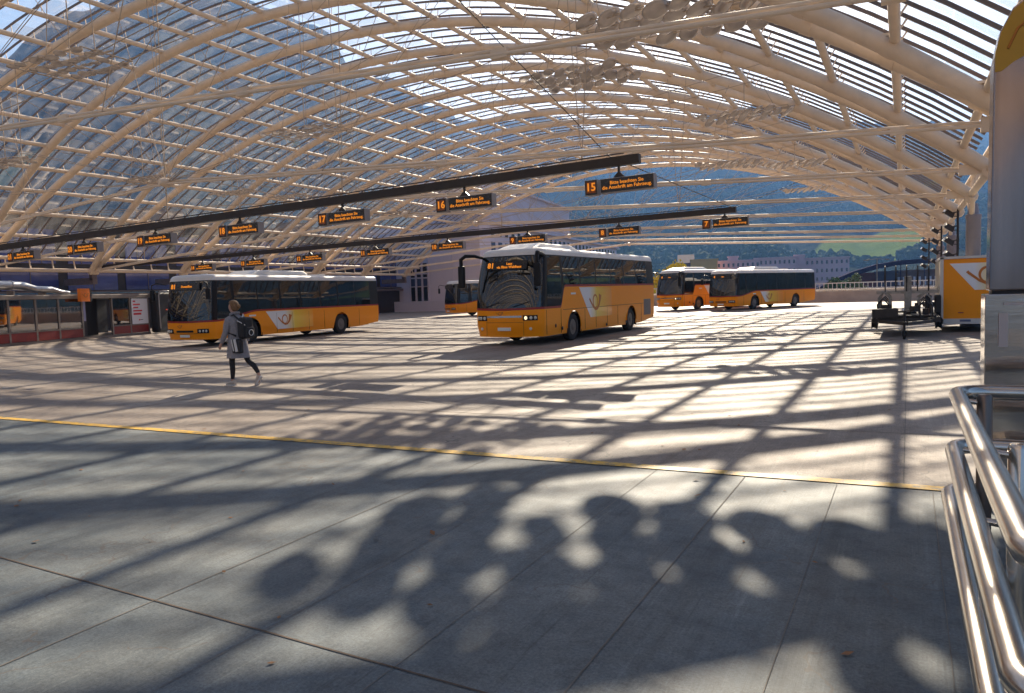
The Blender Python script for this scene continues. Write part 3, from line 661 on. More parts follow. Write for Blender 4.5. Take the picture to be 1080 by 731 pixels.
def bus(loc, ang, label, kind, L=12.1, W=2.52, H=3.35, num='81', dest='Laax', logo=True, seats=True, wb=6.1, fo=2.7):
    """local x: 0 rear .. L front, y left.  ang: heading, 0 = towards the camera along -Y; loc = front left (+x world) corner"""
    coach = kind == 'coach'
    a = R(ang); back = Vector((math.sin(a), math.cos(a), 0)); left = Vector((math.cos(a), -math.sin(a), 0))
    o = Vector((*loc, 0)) + back*L - left*(W/2)
    e = empty('coach' if coach else 'bus', o, math.atan2(-back.y, -back.x), label, 'bus', 'yellow-orange buses parked and driving under the roof')
    hw = W/2; rf = .30; bul = .22 if coach else .14; rr = .10
    xw1, xw2 = L-fo, L-fo-wb
    ztop = H-.30                     # top of the glazing band
    zs = (1.97 if coach else 1.36)   # side belt
    zf = (1.20 if coach else .98)    # front belt
    zb = .30
    # ---- plan outline, counter clockwise from the rear left going forward
    P = []
    def side_x(xa, xb, step=.06):
        n = max(1, int(abs(xb-xa)/step)); return [xa+(xb-xa)*k/n for k in range(n)]
    xe = L-bul-rf; xr = rr+.04
    for x in side_x(xr, xe): P.append((x, hw, 'L'))
    NF = 44
    for k in range(NF+1):
        t = -math.pi/2+math.pi*k/NF; yn = -math.sin(t); ay = abs(yn)
        xx = L-bul*ay**2-rf*(1-max(0, 1-ay**5)**(1/2.4)); P.append((xx, hw*yn, 'F'))
    for x in side_x(xe, xr): P.append((x, -hw, 'R'))
    NR = 16
    for k in range(NR+1):
        t = -math.pi/2+math.pi*k/NR; yn = math.sin(t); ay = abs(yn)
        P.append((.04*ay**2+rr*(1-max(0, 1-ay**6)**.5), hw*yn, 'B'))
    n = len(P)
    def pt(i, z, extra=0.0):
        x, y, tg = P[i % n]
        up_ = smooth((z-1.0)/(H-1.0)) if z > 1 else 0
        inset = (.09 if coach else .06)*smooth((z-zs)/(H-zs)) + extra
        rake = (.52 if coach else .26)*max(0, (z-zf)/(H-zf))**1.5*smooth((x-(L-1.9))/1.9) if z > zf else .03*max(0, (.7-z))*smooth((x-L+1)/1)
        low = .05*smooth((.75-z)/.45) if z < .75 else 0
        f = (hw-inset-low)/hw
        return Vector((L/2+(x-L/2)*(1-(extra+low)/(L/2))-rake, y*f, z))
    def belt(i):
        x, y, tg = P[i]
        if tg == 'F': return zf+ .03*abs(y/hw)
        if tg == 'B': return zs
        if coach:
            if tg == 'L': return zf+.03 + (zs-zf-.03)*smooth(((L-1.78)-x)/.42)
            return zf+.03 + (zs-zf-.03)*smooth(((L-1.5)-x)/.3)
        return zf+.03+(zs-zf-.03)*smooth((L-.5-x)/2.6)
    def zlow(i):
        x, y, tg = P[i]
        z = zb
        if tg in 'LR':
            for xw in (xw1, xw2):
                d = abs(x-xw)
                if d < .62: z = max(z, .48+math.sqrt(.62**2-d*d))
            if tg in 'LR' and x < 2.2: z = max(z, zb+.16*smooth((2.2-x)/2.2))
        elif tg == 'B': z = zb+.16
        return z
    def strip(name, idx, f0, f1, nz, m, parent=e, off=0.0, sm=40, closed=False):
        b = MB(); vs = []
        for i in idx:
            z0, z1 = f0(i), f1(i)
            for k in range(nz+1): vs.append(pt(i, z0+(z1-z0)*k/nz, -off))
        w = nz+1; fs = []
        N_ = len(idx)
        for i in range(N_ if closed else N_-1):
            j = (i+1) % N_
            for k in range(nz): fs.append((i*w+k, j*w+k, j*w+k+1, i*w+k+1))
        b.add(vs, fs); return b.build(name, m, parent, sm)
    allx = list(range(n))
    body = strip('body', allx, zlow, belt, 7, ORANGE, closed=True)
    strip('red_trim', allx, belt, lambda i: belt(i)+.075, 1, RED, closed=True)
    # glazed band: split in windshield, windows, black pillars
    def rng(pred): return [i for i in allx if pred(*P[i])]
    fr = rng(lambda x, y, t: t == 'F' and abs(y) < hw*.972)
    z0f = lambda i: belt(i)+.075
    z1f = lambda i: ztop
    ws = strip('windshield', fr, z0f, z1f, 8, BUSGLASS)
    # pillars and panes down both sides
    cuts = [L-2.05] if coach else [L-1.55]
    wstart = cuts[0]; xs = []
    x = wstart
    pane = 1.52 if coach else 1.42
    while x > 1.5: xs.append((max(.55, x-pane), x)); x -= pane+.045
    for tg in ('L', 'R'):
        ids = rng(lambda x_, y, t: t == tg); ids.sort(key=lambda i: P[i][0])
        used = set()
        panes = xs + [(wstart+.10, xe-.10)]
        for (xa, xb) in panes:
            idx = [i for i in ids if xa <= P[i][0] <= xb]
            if len(idx) < 2: continue
            w_ = strip('side_window' if xb < wstart+.05 else 'driver_window' if tg == 'L' else 'door_window', idx, z0f, z1f, 5, BUSGLASS)
            used |= set(idx[:-1])
        # pillars: contiguous leftovers
        run = []
        for q, i in enumerate(ids[:-1]):
            if i in used:
                if len(run) > 0: run.append(i); strip('pillar', run, z0f, z1f, 3, BLACKP); run = []
            else: run.append(i)
        if run:
            run.append(ids[-1]); strip('pillar' if P[run[0]][0] > 2 else 'rear_corner', run, z0f, z1f, 3, BLACKP if P[run[0]][0] > 2 else ORANGE)
        # A pillar around the corner
        idx = [i for i in allx if P[i][2] == 'F' and (P[i][1] > hw*.94 if tg == 'L' else P[i][1] < -hw*.94)]
        if tg == 'L': idx = [min(idx)-1]+idx
        else: idx = idx+[max(idx)+1]
        strip('a_pillar', idx, z0f, z1f, 3, BLACKP)
        # short link between the last side sample and the rear/roof corner
    rear = rng(lambda x, y, t: t == 'B'); strip('rear_panel', [rear[0]-1]+rear+[rear[0]-n if False else 0], z0f, z1f, 3, ORANGE)
    strip('sill_black_strip', allx, lambda i: ztop, lambda i: ztop+.035, 1, BLACKP, closed=True)  # black plastic strip between the glazing band and the roof
    # roof
    b = MB(); vs = []
    lev = [(ztop+.035, 0), (H-.16, .012), (H-.07, .05), (H-.02, .14), (H, .32), (H+.015, .7)]
    for z, ex in lev:
        for i in allx: vs.append(pt(i, z, ex))
    fs = [(q*n+i, q*n+(i+1) % n, (q+1)*n+(i+1) % n, (q+1)*n+i) for q in range(len(lev)-1) for i in range(n)]
    fs.append(tuple((len(lev)-1)*n+i for i in range(n)))
    b.add(vs, fs); roof_ = b.build('roof', WHITEP, e, 50)
    b = MB()
    if coach:
        b.add([(L-.95, -.75, H+.0), (L-.95, .75, H+.0), (L-4.6, .85, H+.0), (L-4.6, -.85, H+.0), (L-1.7, -.62, H+.20), (L-1.7, .62, H+.20), (L-4.3, .68, H+.20), (L-4.3, -.68, H+.20)], [(0, 1, 2, 3), (4, 5, 6, 7), (0, 1, 5, 4), (1, 2, 6, 5), (2, 3, 7, 6), (3, 0, 4, 7)])
    else:
        b.add([(L-3.2, -.8, H), (L-3.2, .8, H), (L-7.2, .8, H), (L-7.2, -.8, H), (L-3.7, -.7, H+.22), (L-3.7, .7, H+.22), (L-6.9, .7, H+.22), (L-6.9, -.7, H+.22)], [(0, 1, 2, 3), (4, 5, 6, 7), (0, 1, 5, 4), (1, 2, 6, 5), (2, 3, 7, 6), (3, 0, 4, 7)])
    b.build('roof_unit', WHITEP, roof_, bevel=.05)
    b = MB(); b.box((L-8.6, .2, H+.05), (.6, .6, .08)); b.build('roof_hatch', WHITEP, roof_)
    b = MB(); b.box((L-1.25, 0, H+.03), (.10, .30, .05)); b.build('roof_vent', BLACKP if coach else WHITEP, roof_)
    # underside, floor, seats
    b = MB(); b.box((L/2-.1, 0, .62), (L-.9, W-1.1, .62)); b.box((L/2-.35, 0, 1.16), (L-1.6, W-.12, .06))
    b.box((xw1-xw2)/2*0+Vector(((xw1+xw2)/2, 0, .55)) if False else Vector(((xw1+xw2)/2, 0, .60)), (xw1-xw2-1.5, W-.2, .50)); b.build('underbody', BLACKP, e)
    b = MB(); b.box((L-1.0, 0, zf+.02), (.55, W-.35, .10)); b.box((L-1.15, .55, zf+.12), (.25, .5, .12)); b.lathe([(.20, 0), (.22, .015), (.20, .03)], 20, 'z', (L-1.4, .6, zf+.16)); b.build('dashboard', INT, e)
    if seats:
        sz = 1.20+(.35 if coach else .0)
        sm_ = MB(); sm_.box((0, 0, .22), (.42, .86, .12)); sm_.box((-.22, -.21, .62), (.10, .40, .78)); sm_.box((-.22, .21, .62), (.10, .40, .78)); sme = sm_.mesh('seat_pair', SEAT)
        x = 1.1
        while x < L-2.6:
            for yy in (-.74, .74):
                s_ = bpy.data.objects.new('seat_pair', sme); col.objects.link(s_); s_.parent = e; s_.location = (x, yy, sz-.02)
            x += .86
        b = MB(); b.box((L-1.95, .6, 1.55), (.45, .5, .12)); b.box((L-2.2, .6, 1.95), (.12, .48, .9)); b.build('driver_seat', SEAT, e)
        b = MB()
        for yy in (-.95, .95): b.box((L/2, yy, ztop-.10), (L-3.2, .34, .10))
        b.build('luggage_rack', INT, e)
    for (x, y) in ((xw1, hw-.19), (xw1, -hw+.19), (xw2, hw-.19), (xw2, -hw+.19)): wheel(e, x, y)
    # mudguard lips
    if coach:
        for s_ in (-1, 1):
            for xw in (xw1, xw2):
                b = MB(); b.tube([(xw+.635*math.cos(t), s_*(hw-.005), .48+.635*math.sin(t)) for t in [math.pi*k/16 for k in range(17)]], .02, 6); b.build('mudguard_lip', ORANGE, body, 50)
    # logo on both sides (photo shows the left-hand side)
    if logo:
        x_a = L-(3.45 if coach else 3.45)
        for s_ in (1, -1):
            y = s_*(hw+.004); zt = zs-.03; zl = .78 if coach else .50
            poly = [(x_a, zt), (x_a-(1.05 if coach else .75), zl), (x_a-3.3, zl), (x_a-3.3, zt)]
            b = MB(); b.add([(p[0], y, p[1]) for p in poly]+[(p[0], y-s_*.02, p[1]) for p in poly], [(0, 1, 2, 3), (4, 7, 6, 5), (0, 4, 5, 1), (1, 5, 6, 2), (2, 6, 7, 3), (3, 7, 4, 0)])
            d = b.build('livery_panel', LOGOMAT[kind], body)
            d2 = bpy.data.objects.new('post_horn', horn_mesh(.62 if coach else .48)); col.objects.link(d2); d2.parent = d
            d2.location = (x_a-(1.55 if coach else 1.25), y+s_*.003, (zt+zl)/2+(.02 if coach else .02)); d2.rotation_euler = (0, 0, math.pi if s_ > 0 else 0)
    # front fittings
    xf = lambda y, z: L-bul*(abs(y)/hw)**2-(rf*(1-max(0, 1-(abs(y)/hw)**5)**(1/2.4)))
    def fpt(y, z, off=.01): return Vector((xf(y, z)+off, y, z))
    def front_panel(name, y0, y1, z0, z1, m, parent=body, th=.03, off=.012, ny=8):
        b = MB(); vs = []
        for k in range(ny+1):
            y = y0+(y1-y0)*k/ny
            for z in (z0, z1):
                vs += [fpt(y, z, off), fpt(y, z, off-th)]
        fs = []
        for k in range(ny): a_ = 4*k; c = a_+4; fs += [(a_, c, c+2, a_+2), (a_+1, a_+3, c+3, c+1), (a_, a_+1, c+1, c), (a_+2, c+2, c+3, a_+3)]
        fs += [(0, 2, 3, 1), (4*ny, 4*ny+1, 4*ny+3, 4*ny+2)]
        b.add(vs, fs); return b.build(name, m, parent, 40)
    if coach:
        front_panel('chrome_strip', -.70, .66, .965, 1.03, CHROME)
        for s_ in (-1, 1):
            h_ = front_panel('headlight', s_*.70, s_*1.17, .86, 1.04, BLACKP, e)
            for yy, on in ((.80, 1 if s_ > 0 else 0), (.97, 0), (1.10, 0)):  # inner left lens carries the painted glint
                b = MB(); b.lathe([(0, .02), (.05, .016), (.062, 0)], 14, 'x', fpt(s_*yy, .95, .014)); b.build('lamp', LAMPGLINT if on else LAMP, h_, 50)
            b = MB(); b.lathe([(0, .02), (.045, .015), (.055, 0)], 14, 'x', fpt(s_*.95, .58, .004)); b.build('fog_lamp', LAMP, e, 50)
        b = MB()
        for y_ in (-.72, .72): b.tube([fpt(y_, .34, .003), fpt(y_, .84, .003)], .006, 4)
        b.tube([fpt(-.7, .80, .003)]+[fpt(-.7+1.4*k/6, .80, .003) for k in range(1, 7)], .005, 4); b.build('panel_gap', BLACKP, body)
        front_panel('licence_plate', -.25, .25, .52, .63, PLATE, e)
        put(horn_mesh(.13), 'post_horn', body, fpt(-.15, 1.11, .01), (0, 0, R(90)))
    else:
        for s_ in (-1, 1):
            h_ = front_panel('headlight', s_*.66, s_*1.12, .56, .74, BLACKP, e)
            for yy in (.78, .92, 1.04):
                b = MB(); b.lathe([(0, .02), (.045, .016), (.058, 0)], 14, 'x', fpt(s_*yy, .65, .014)); b.build('lamp', LAMP, h_, 50)
        front_panel('grille', -.45, .45, .60, .68, BLACKP)
        front_panel('licence_plate', -.25, .25, .40, .50, PLATE, e)
        put(horn_mesh(.14), 'post_horn', body, fpt(-.25, .85, .01), (0, 0, R(90)))
        b = MB(); b.tube([fpt(-1.1, .72, .003), fpt(-.6, .55, .003), fpt(0, .53, .003), fpt(.6, .55, .003), fpt(1.1, .72, .003)], .006, 4); b.build('panel_gap', BLACKP, body)
    # wipers
    b = MB()
    for y_ in (-.75, .35):
        p0 = pt_front = None
        pts = []
        for k in range(5):
            z = zf+.12+.18*k/4; yy = y_+.60*k/4
            xx = xf(yy, z)-(.52 if coach else .26)*max(0, (z-zf)/(H-zf))**1.5+.03
            pts.append((xx, yy, z))
        b.tube(pts, .012, 5)
    b.build('wiper', BLACKP, ws)
    # destination display, just behind the top of the windshield glass plane
    zd = ztop-(.30 if coach else .20)
    rk = (.52 if coach else .26)*((zd-zf)/(H-zf))**1.5
    xd = L-rk+.03
    dd = bpy.data.objects.new('destination_display', None); 
    b = MB(); tilt = math.atan((.52 if coach else .26)*1.5*((zd-zf)/(H-zf))**.5/(H-zf))
    rot = Matrix.Rotation(-tilt, 3, 'Y')
    b.box((xd-.02, 0, zd), (.05, 1.6, .30), rot); dd = b.build('destination_display', SIGNBLACK, e)
    rx = (R(90)-tilt, 0, R(90))
    put(text_mesh('route_number', num, .26, AMBER, bold=.03), 'route_number', dd, (xd+.012, -.60, zd), rx)
    put(text_mesh('destination', dest, .125, AMBER, bold=.02), 'destination', dd, (xd+.012, .12, zd), rx)
    # mirrors
    for s_ in (-1, 1):
        b = MB()
        if coach:
            y0 = s_*(hw-.10); yo = s_*(hw+.30) if s_ < 0 else s_*(hw+.02)
            b.tube([(L-.75, y0, H-.28), (L-.30, y0+s_*.05, H-.22), (L-.02, (y0+yo)/2+s_*.05, H-.22), (L+.04, yo, H-.34), (L+.03, yo, H-.60)], [.05, .06, .065, .07, .07], 10)
            arm = b.build('mirror', BLACKP, e, 60)
            b = MB(); b.box((L+.02, yo, H-.95), (.16, .24, .78)); b.build('mirror_housing', BLACKP, arm, bevel=.05)
            b = MB(); b.box((L-.065, yo, H-.95), (.01, .19, .66)); b.build('mirror_glass', CHROME, arm)
        else:
            y0 = s_*(hw-.08); yo = s_*(hw+.26)
            b.tube([(L-.30, y0, ztop-.1), (L+.10, y0+s_*.12, ztop-.02), (L+.16, yo, ztop-.12), (L+.14, yo, ztop-.3)], .022, 8)
            arm = b.build('mirror', BLACKP, e, 60)
            b = MB(); b.box((L+.13, yo, ztop-.52), (.12, .20, .46)); b.build('mirror_housing', BLACKP, arm, bevel=.04)
            b = MB(); b.box((L+.065, yo, ztop-.52), (.01, .16, .38)); b.build('mirror_glass', CHROME, arm)
    # side details
    b = MB()
    for s_ in (-1, 1):
        for x in ([L-.62, L-1.8] if coach else [L-1.15]): b.beam((x, s_*(hw+.001), zb+.05), (x, s_*(hw+.001), zf if coach else zf+.1), .008, .012)
        zz = 1.16 if coach else .0
        if coach: b.beam((1.0, s_*(hw+.0015), zz), (L-2.0, s_*(hw+.0015), zz), .006, .014)
        for x in [2.0, 3.0, 5.0, 6.2, 7.4, 8.5]:
            if abs(x-xw2) > .8: b.beam((x, s_*(hw+.001), zb+.06), (x, s_*(hw+.001), 1.14 if coach else 1.25), .008, .010)
    b.build('panel_gap', BLACKP, body)
    if coach:
        b = MB(); b.box((1.15, hw, .98), (.95, .012, .72)); gr = b.build('side_grille', SIGNGREY, body)
        b = MB()
        for k in range(16): b.box((1.15, hw+.012, .65+.044*k), (.90, .014, .014))
        b.build('slats', BLACKP, gr)
        for x, z in ((L-1.35, .62), (L-1.9, .50), (6.2+.1, .42), (4.0, .42)): b = MB(); b.lathe([(0, .012), (.055, .01), (.07, 0)], 14, 'y', (x, hw, z)); b.build('flap', BLACKP, body, 50)
    b = MB(); b.box((L-2.9 if coach else L-2.6, hw+.006, 1.72 if coach else 1.18), (.42, .01, .07)); b.build('inscription_strip', PLATE, body)
    b = MB()
    for s_ in (-1, 1): b.box((.02, s_*(hw-.12), 1.1), (.04, .14, .5))
    b.build('tail_light', RED, e)
    b = MB(); b.box((.0, 0, 2.2 if coach else 2.0), (.03, W-.5, .8)); b.build('rear_window', BUSGLASS, e)
    for s_ in (-1, 1):
        for xw in (xw1, xw2): b = MB(); b.box((xw-.72, s_*(hw-.2), .38), (.03, .32, .30)); b.build('mud_flap', BLACKP, e)
    return e
LOGOMAT = {'coach': logo_mat(12.45-3.45, 12.45-6.75), 'city': logo_mat(12.4-3.45, 12.4-6.75)}
bus((-10.83, 22.85), 1.2, 'yellow-orange high-deck coach in the middle of the deck with large black mirrors', 'coach', L=12.45, W=2.64, wb=6.2, fo=2.95, dest='Laax\nvia Flims Waldhaus')
bus((-25.05, 21.6), -4.2, 'yellow-orange low-floor bus on the left, behind the walking woman', 'city', H=2.98, L=12.65, wb=6.6, fo=2.5, num='81', dest='Domat/Ems')
bus((-11.15, 57.64), 21.8, 'yellow-orange low-floor bus farthest right, parked at the far end', 'city', H=3.02, num='4', dest='Chur')
bus((-15.71, 59.2), 20, 'orange high-deck coach at the far end, partly hidden by the bus right of it', 'coach', H=3.25, num='9', dest='Chur')
bus((-33.1, 53.6), 35, 'small looking orange bus standing behind the big coach, only its front seen', 'city', H=2.98, num='', dest='')

# ------------------------------------------------------------------ kiosk on the left
KA = Vector((-38.37, 20.87, 0)); KD = Vector((-.2874, .9578, 0))
KFRAME = mat('kiosk_frame_aluminium', (.22, .18, .155), .45, metal=.2, noise_amt=.15); KRED = mat('kiosk_red_panel', (.22, .018, .012), .4, noise_amt=.15); KDARK = mat('kiosk_dark', (.012, .009, .009), .5); POSTER = mat('poster_white', (.72, .70, .74), .5)
def posterred(): return mat('poster_red', (.55, .02, .03), .5)
PRED = posterred()
# local frame: x along the front (from the left), y outward (towards the deck), z up
kang = math.atan2(KD.y, KD.x)
kio = empty('waiting_kiosk', KA, kang, 'low glazed kiosk with red base panels and dark doorway at the left wall', 'kiosk')
# local +y = left of direction = away from the deck, so fronts are at y=0 and depth goes to +y
b = MB(); b.box((2.9, 1.5, 2.34), (16.6, 3.2, .22)); b.build('roof', KFRAME, kio, bevel=.02)
b = MB(); b.box((2.9, 1.5, .06), (16.4, 3.0, .12)); b.build('plinth', KFRAME, kio)
b = MB(); b.box((2.9, 2.95, 1.2), (16.2, .08, 2.1)); b.build('back_wall', KDARK, kio)
ps = [-5.2, -3.7, -2.2, -.7, .62, 2.28, 3.78, 5.45, 7.78, 9.30, 10.95]
for x in ps:
    b = MB(); b.box((x, 0.02, 1.18), (.11, .11, 2.10)); b.build('post', KFRAME, kio)
for a_, c_ in zip(ps, ps[1:]):
    if abs(a_-5.45) < .01: continue
    m_ = (a_+c_)/2; w_ = c_-a_-.11
    b = MB(); b.box((m_, .0, .36), (w_, .05, .44)); b.build('base_panel', KRED, kio)
    b = MB(); b.box((m_, .0, .62), (w_, .07, .05)); b.build('rail', KFRAME, kio)
    b = MB(); b.box((m_, .02, 1.44), (w_, .02, 1.56)); b.build('window', SHOPGLASS, kio)
b = MB(); b.box((6.6, .9, 1.18), (2.1, .06, 2.08)); d = b.build('doorway', KDARK, kio)
b = MB(); b.box((6.2, .84, 1.1), (1.1, .04, 1.9)); b.build('door', mat('door_grey', (.05, .045, .05), .3), d)
b = MB(); b.box((5.95, .82, 1.0), (.03, .03, .4)); b.build('handle', CHROME, d)
b = MB(); b.box((5.75, .2, 1.6), (.35, .05, 1.2)); b.build('notice_panel', mat('notice_lilac', (.35, .33, .5), .5), kio)
b = MB(); b.box((10.13, -.045, 1.42), (1.45, .03, 1.52)); po = b.build('poster', POSTER, kio)
b = MB()
for k, (w_, x_) in enumerate([(.22, .15), (.62, .35), (.45, .27), (.80, .44), (.70, .39)]): b.box((9.44+x_+.05, -.064, 2.02-.19*k), (w_, .008, .085 if k < 4 else .12))
b.build('printed_lines', PRED, po)
b = MB(); b.box((10.05, -.064, .90), (.10, .008, .09)); b.build('emblem', PRED, po); b = MB(); b.box((10.25, -.064, .90), (.22, .008, .035)); b.build('caption', KDARK, po)
# counters inside
b = MB()
for x in (-1.5, 1.4, 3.0, 4.6): b.box((x, 1.6, .55), (1.0, .5, .8))
b.build('counter', mat('counter_wood', (.16, .12, .10), .6), kio)
# orange horn sign on the kiosk corner
e = empty('horn_sign', KA+KD*5.3+Vector((.35, 0, 2.42)), kang, 'small square orange sign with a post horn on the kiosk roof corner', 'sign')
b = MB(); b.box((0, -.05, 0), (.66, .22, .70)); pn = b.build('panel', ORANGE2, e, bevel=.015)
put(horn_mesh(.24), 'post_horn', pn, (0, -.17, 0), (0, 0, 0))
b = MB(); b.box((.42, -.03, 0), (.12, .24, .72)); b.build('side_box', KDARK, e)
# ventilation duct on the kiosk roof
e = empty('ventilation_duct', KA, kang, 'silver ventilation duct with bends lying on the kiosk roof', 'duct')
b = MB(); pts = [(-4, 1.2, 2.98), (2.2, 1.2, 2.98), (2.9, 1.15, 2.94), (3.4, .9, 2.78), (4.3, .8, 2.76), (4.8, .7, 2.62), (5.3, .6, 2.55)]
b.tube(pts, [.23, .23, .22, .17, .16, .13, .12], 14); b.build('duct', DUCTSTEEL, e, 50)
b = MB(); b.box((.2, 1.2, 2.98), (.95, .55, .52)); b.build('fan_box', mat('fan_box_grey', (.32, .30, .29), .5), e, bevel=.02)
b = MB()
for x in (-.35, .72, 1.2, 2.1): b.lathe([(.25, -.03), (.25, .03)], 16, 'x', (x, 1.2, 2.98))
b.build('flange', DUCTSTEEL, e, 50)
b = MB()
for x in (-2, .2, 2.0, 4.0): b.box((x, 1.1, 2.58), (.10, .4, .26))
b.build('bracket', KFRAME, e)
# black cabinet with a pale rounded frame
cb = at_v(166, 352, 31.2); cb.z = 0
e = empty('black_cabinet', (cb.x-.6, 32.4, 0), kang, 'tall black cabinet with pale rounded frame and small red light, between kiosk and left bus', 'cabinet')
b = MB(); b.box((.0, .3, 1.3), (1.5, .6, 2.5)); b.build('body', KDARK, e, bevel=.12)
b = MB(); b.tube([(-.72, -.06, .3), (-.74, -.06, 1.2), (-.74, -.06, 2.35), (-.60, -.06, 2.60), (.5, -.06, 2.62), (.74, -.06, 2.4)], .035, 8); b.build('frame', SIGNGREY, e, 50)
b = MB(); b.box((.1, -.02, 1.45), (.30, .03, .06)); b.build('light', mat('red_light', (.2, .01, .005), .4, emit=(1, .12, .02), estr=.15), e)

# ------------------------------------------------------------------ dark station building behind the left roof edge
WIN = mat('station_window_blue', (.06, .075, .22), .12, spec=.9, noise_amt=.3, noise_scale=.4); PIER = mat('station_dark_cladding', (.030, .022, .022), .6, noise_amt=.3, noise_scale=.8); LEDGE = mat('station_ledge', (.16, .12, .115), .6, noise_amt=.2)
st = empty('station_building', (-53, 20, 0), 0, 'long dark station building with blue windows along the left roof edge', 'building')
b = MB(); b.box((-3.2, 12, 1.25), (6, 90, 2.5)); b.build('base_wall', PIER, st)
b = MB(); b.box((-2.9, 12, 2.62), (6.6, 90, .22)); b.box((-.1, 12, 2.88), (.5, 90, .12)); b.build('ledge', LEDGE, st)
b = MB(); b.box((-3.6, 12, 5.6), (6, 90, 5.3)); b.build('upper_wall', PIER, st)
y = -32.0; k = 0
while y < 56:
    b = MB(); b.box((-.58, y+2.05, 3.65), (.08, 3.9, 1.30)); w_ = b.build('window', WIN, st)
    b = MB(); b.box((-.53, y+2.05, 3.65), (.04, .06, 1.28)); b.build('mullion', LEDGE, w_)
    b = MB(); b.box((-.58, y+2.05, 6.1), (.08, 3.7, 2.4)); w_ = b.build('window', WIN, st)
    b = MB(); b.box((-.53, y+1.2, 6.1), (.04, .06, 2.38)); b.box((-.53, y+2.9, 6.1), (.04, .06, 2.38)); b.build('mullion', LEDGE, w_)
    y += 4.6
b = MB(); b.box((-3.5, 12, 8.4), (6.6, 90.4, .3)); b.build('parapet', LEDGE, st)
b = MB()
for y in (-20, -6, 9, 24, 40): b.box((-3, y, 9.1), (2, 3, 1.1))
b.build('roof_plant', LEDGE, st)
# ledge supports carrying the left roof nodes
for v in NODES:
    b = MB(); b.box((1.5, v-20, 3.55), (3.2, .35, .45)); b.box((2.9, v-20, 3.85), (.35, .35, .5)); b.build('roof_bracket', LEDGE, st)

# ------------------------------------------------------------------ lilac building behind the roof end on the left
LIL = mat('lilac_render', (.62, .55, .62), .8, noise_amt=.06, noise_scale=.3, bump=.1, bump_scale=10); LIL2 = mat('lilac_render_roof_storey', (.55, .49, .57), .7, noise_amt=.06, noise_scale=.4); DWIN = mat('dark_window', (.012, .013, .02), .15, spec=.8); BWIN = mat('blue_window', (.07, .09, .16), .15, spec=.8)
pA = at_v(396, 330, 74); pB = at_v(505, 233, 74); ztop = pB.z
Zc = 90.0
while at_z(650, 262, Zc).z < ztop and Zc < 260: Zc += .25
pC = at_z(650, 262, Zc)
lb = empty('lilac_building', (pB.x, pB.y, 0), 0, 'pale lilac building with window grids standing behind the left end of the roof', 'building')
dC = Vector((pC.x-pB.x, pC.y-pB.y, 0)); LC = dC.length; dC.normalize(); fang = math.atan2(dC.y, dC.x)
nC = Vector((dC.y, -dC.x, 0))
def t_at(px):                 # distance along the long wing seen at this column of the photo
    d_ = ray(px, 300); den = d_.x*(-dC.y)+d_.y*dC.x; s_ = (pB.x*(-dC.y)+pB.y*dC.x)/den; q_ = Vector((d_.x*s_, d_.y*s_, 0)); return (q_-Vector((pB.x, pB.y, 0))).dot(dC), s_
T600, S600 = t_at(603)
ZU = at_z(603, 222, S600).z
# front block (faces the deck)
wF = pB.x-pA.x+14
b = MB(); b.box((-wF/2, 1.27, (ztop+8)/2-8), (wF, 2.5, ztop+8)); b.build('front_wall', LIL, lb)
def wx(px): return at_v(px, 300, 74).x-pB.x
def wz(px, py): return at_v(px, py, 74).z
# window group 433..452
x0_, x1_ = wx(433), wx(452.5)
for k in range(3):
    a_ = x0_+(x1_-x0_)*k/3; c_ = x0_+(x1_-x0_)*(k+1)/3
    b = MB(); b.box(((a_+c_)/2, -.03, (wz(440, 322)+wz(440, 303))/2), (c_-a_-.28, .10, wz(440, 303)-wz(440, 322))); f_ = b.build('window', DWIN, lb)
    b = MB(); b.box(((a_+c_)/2, -.03, (wz(440, 302)+wz(440, 294))/2), (c_-a_-.28, .10, wz(440, 294)-wz(440, 302))); b.build('window', BWIN, lb)
    b = MB(); b.box(((a_+c_)/2, -.03, (wz(440, 293)+wz(440, 278))/2), (c_-a_-.28, .10, wz(440, 278)-wz(440, 293))); b.build('window', DWIN, lb)
b = MB()
for k in range(4):
    a_ = x0_+(x1_-x0_)*k/3; b.box((a_, -.10, (wz(440, 326)+wz(440, 270))/2), (.18, .2, wz(440, 270)-wz(440, 326)))
for py in (323, 293.5, 289): b.box(((x0_+x1_)/2, -.10, wz(440, py)), (x1_-x0_, .18, .16))
b.build('window_frame', LIL2, lb)
b = MB(); b.box((wx(458)-3, -.6, .6), (14, 1.0, 1.2)); b.build('planter_wall', LIL2, lb)
for px in (478, 491):
    b = MB(); b.box((wx(px), -.02, ztop/2), (.05, .05, ztop)); b.build('panel_joint', LIL2, lb)
# long wing
rotC = Matrix.Rotation(fang, 3, 'Z')
def cw(t, out_, z): return (dC*t + nC*out_ + Vector((0, 0, z)))
b = MB(); b.box(cw(LC/2+.8, -6, (ztop+8)/2-8), (LC-1.6, 12, ztop+8), rotC); b.build('long_wall', LIL, lb)
nw = 30
for k in range(nw):
    t = 1.2+(LC-2)*k/nw
    b = MB(); b.box(cw(t+.55, .02, ztop-1.0), (.85, .1, .75), rotC); b.build('window', DWIN, lb)
    b = MB(); b.box(cw(t+.6, .02, ztop-3.3), (1.15, .1, 2.4), rotC); b.build('window', BWIN, lb)
    b = MB(); b.box(cw(t+.6, .03, ztop-5.3), (1.15, .1, 1.3), rotC); b.build('window', DWIN, lb)
b = MB(); b.box(cw(LC/2, .15, ztop+.05), (LC+1, .7, .3), rotC); b.build('cornice', LIL2, lb)
b = MB(); b.box(cw(T600/2+.8, -4.1, (ztop+.2+ZU)/2), (T600-1.6, 8, ZU-ztop-.2), rotC); b.build('upper_storey', LIL2, lb)
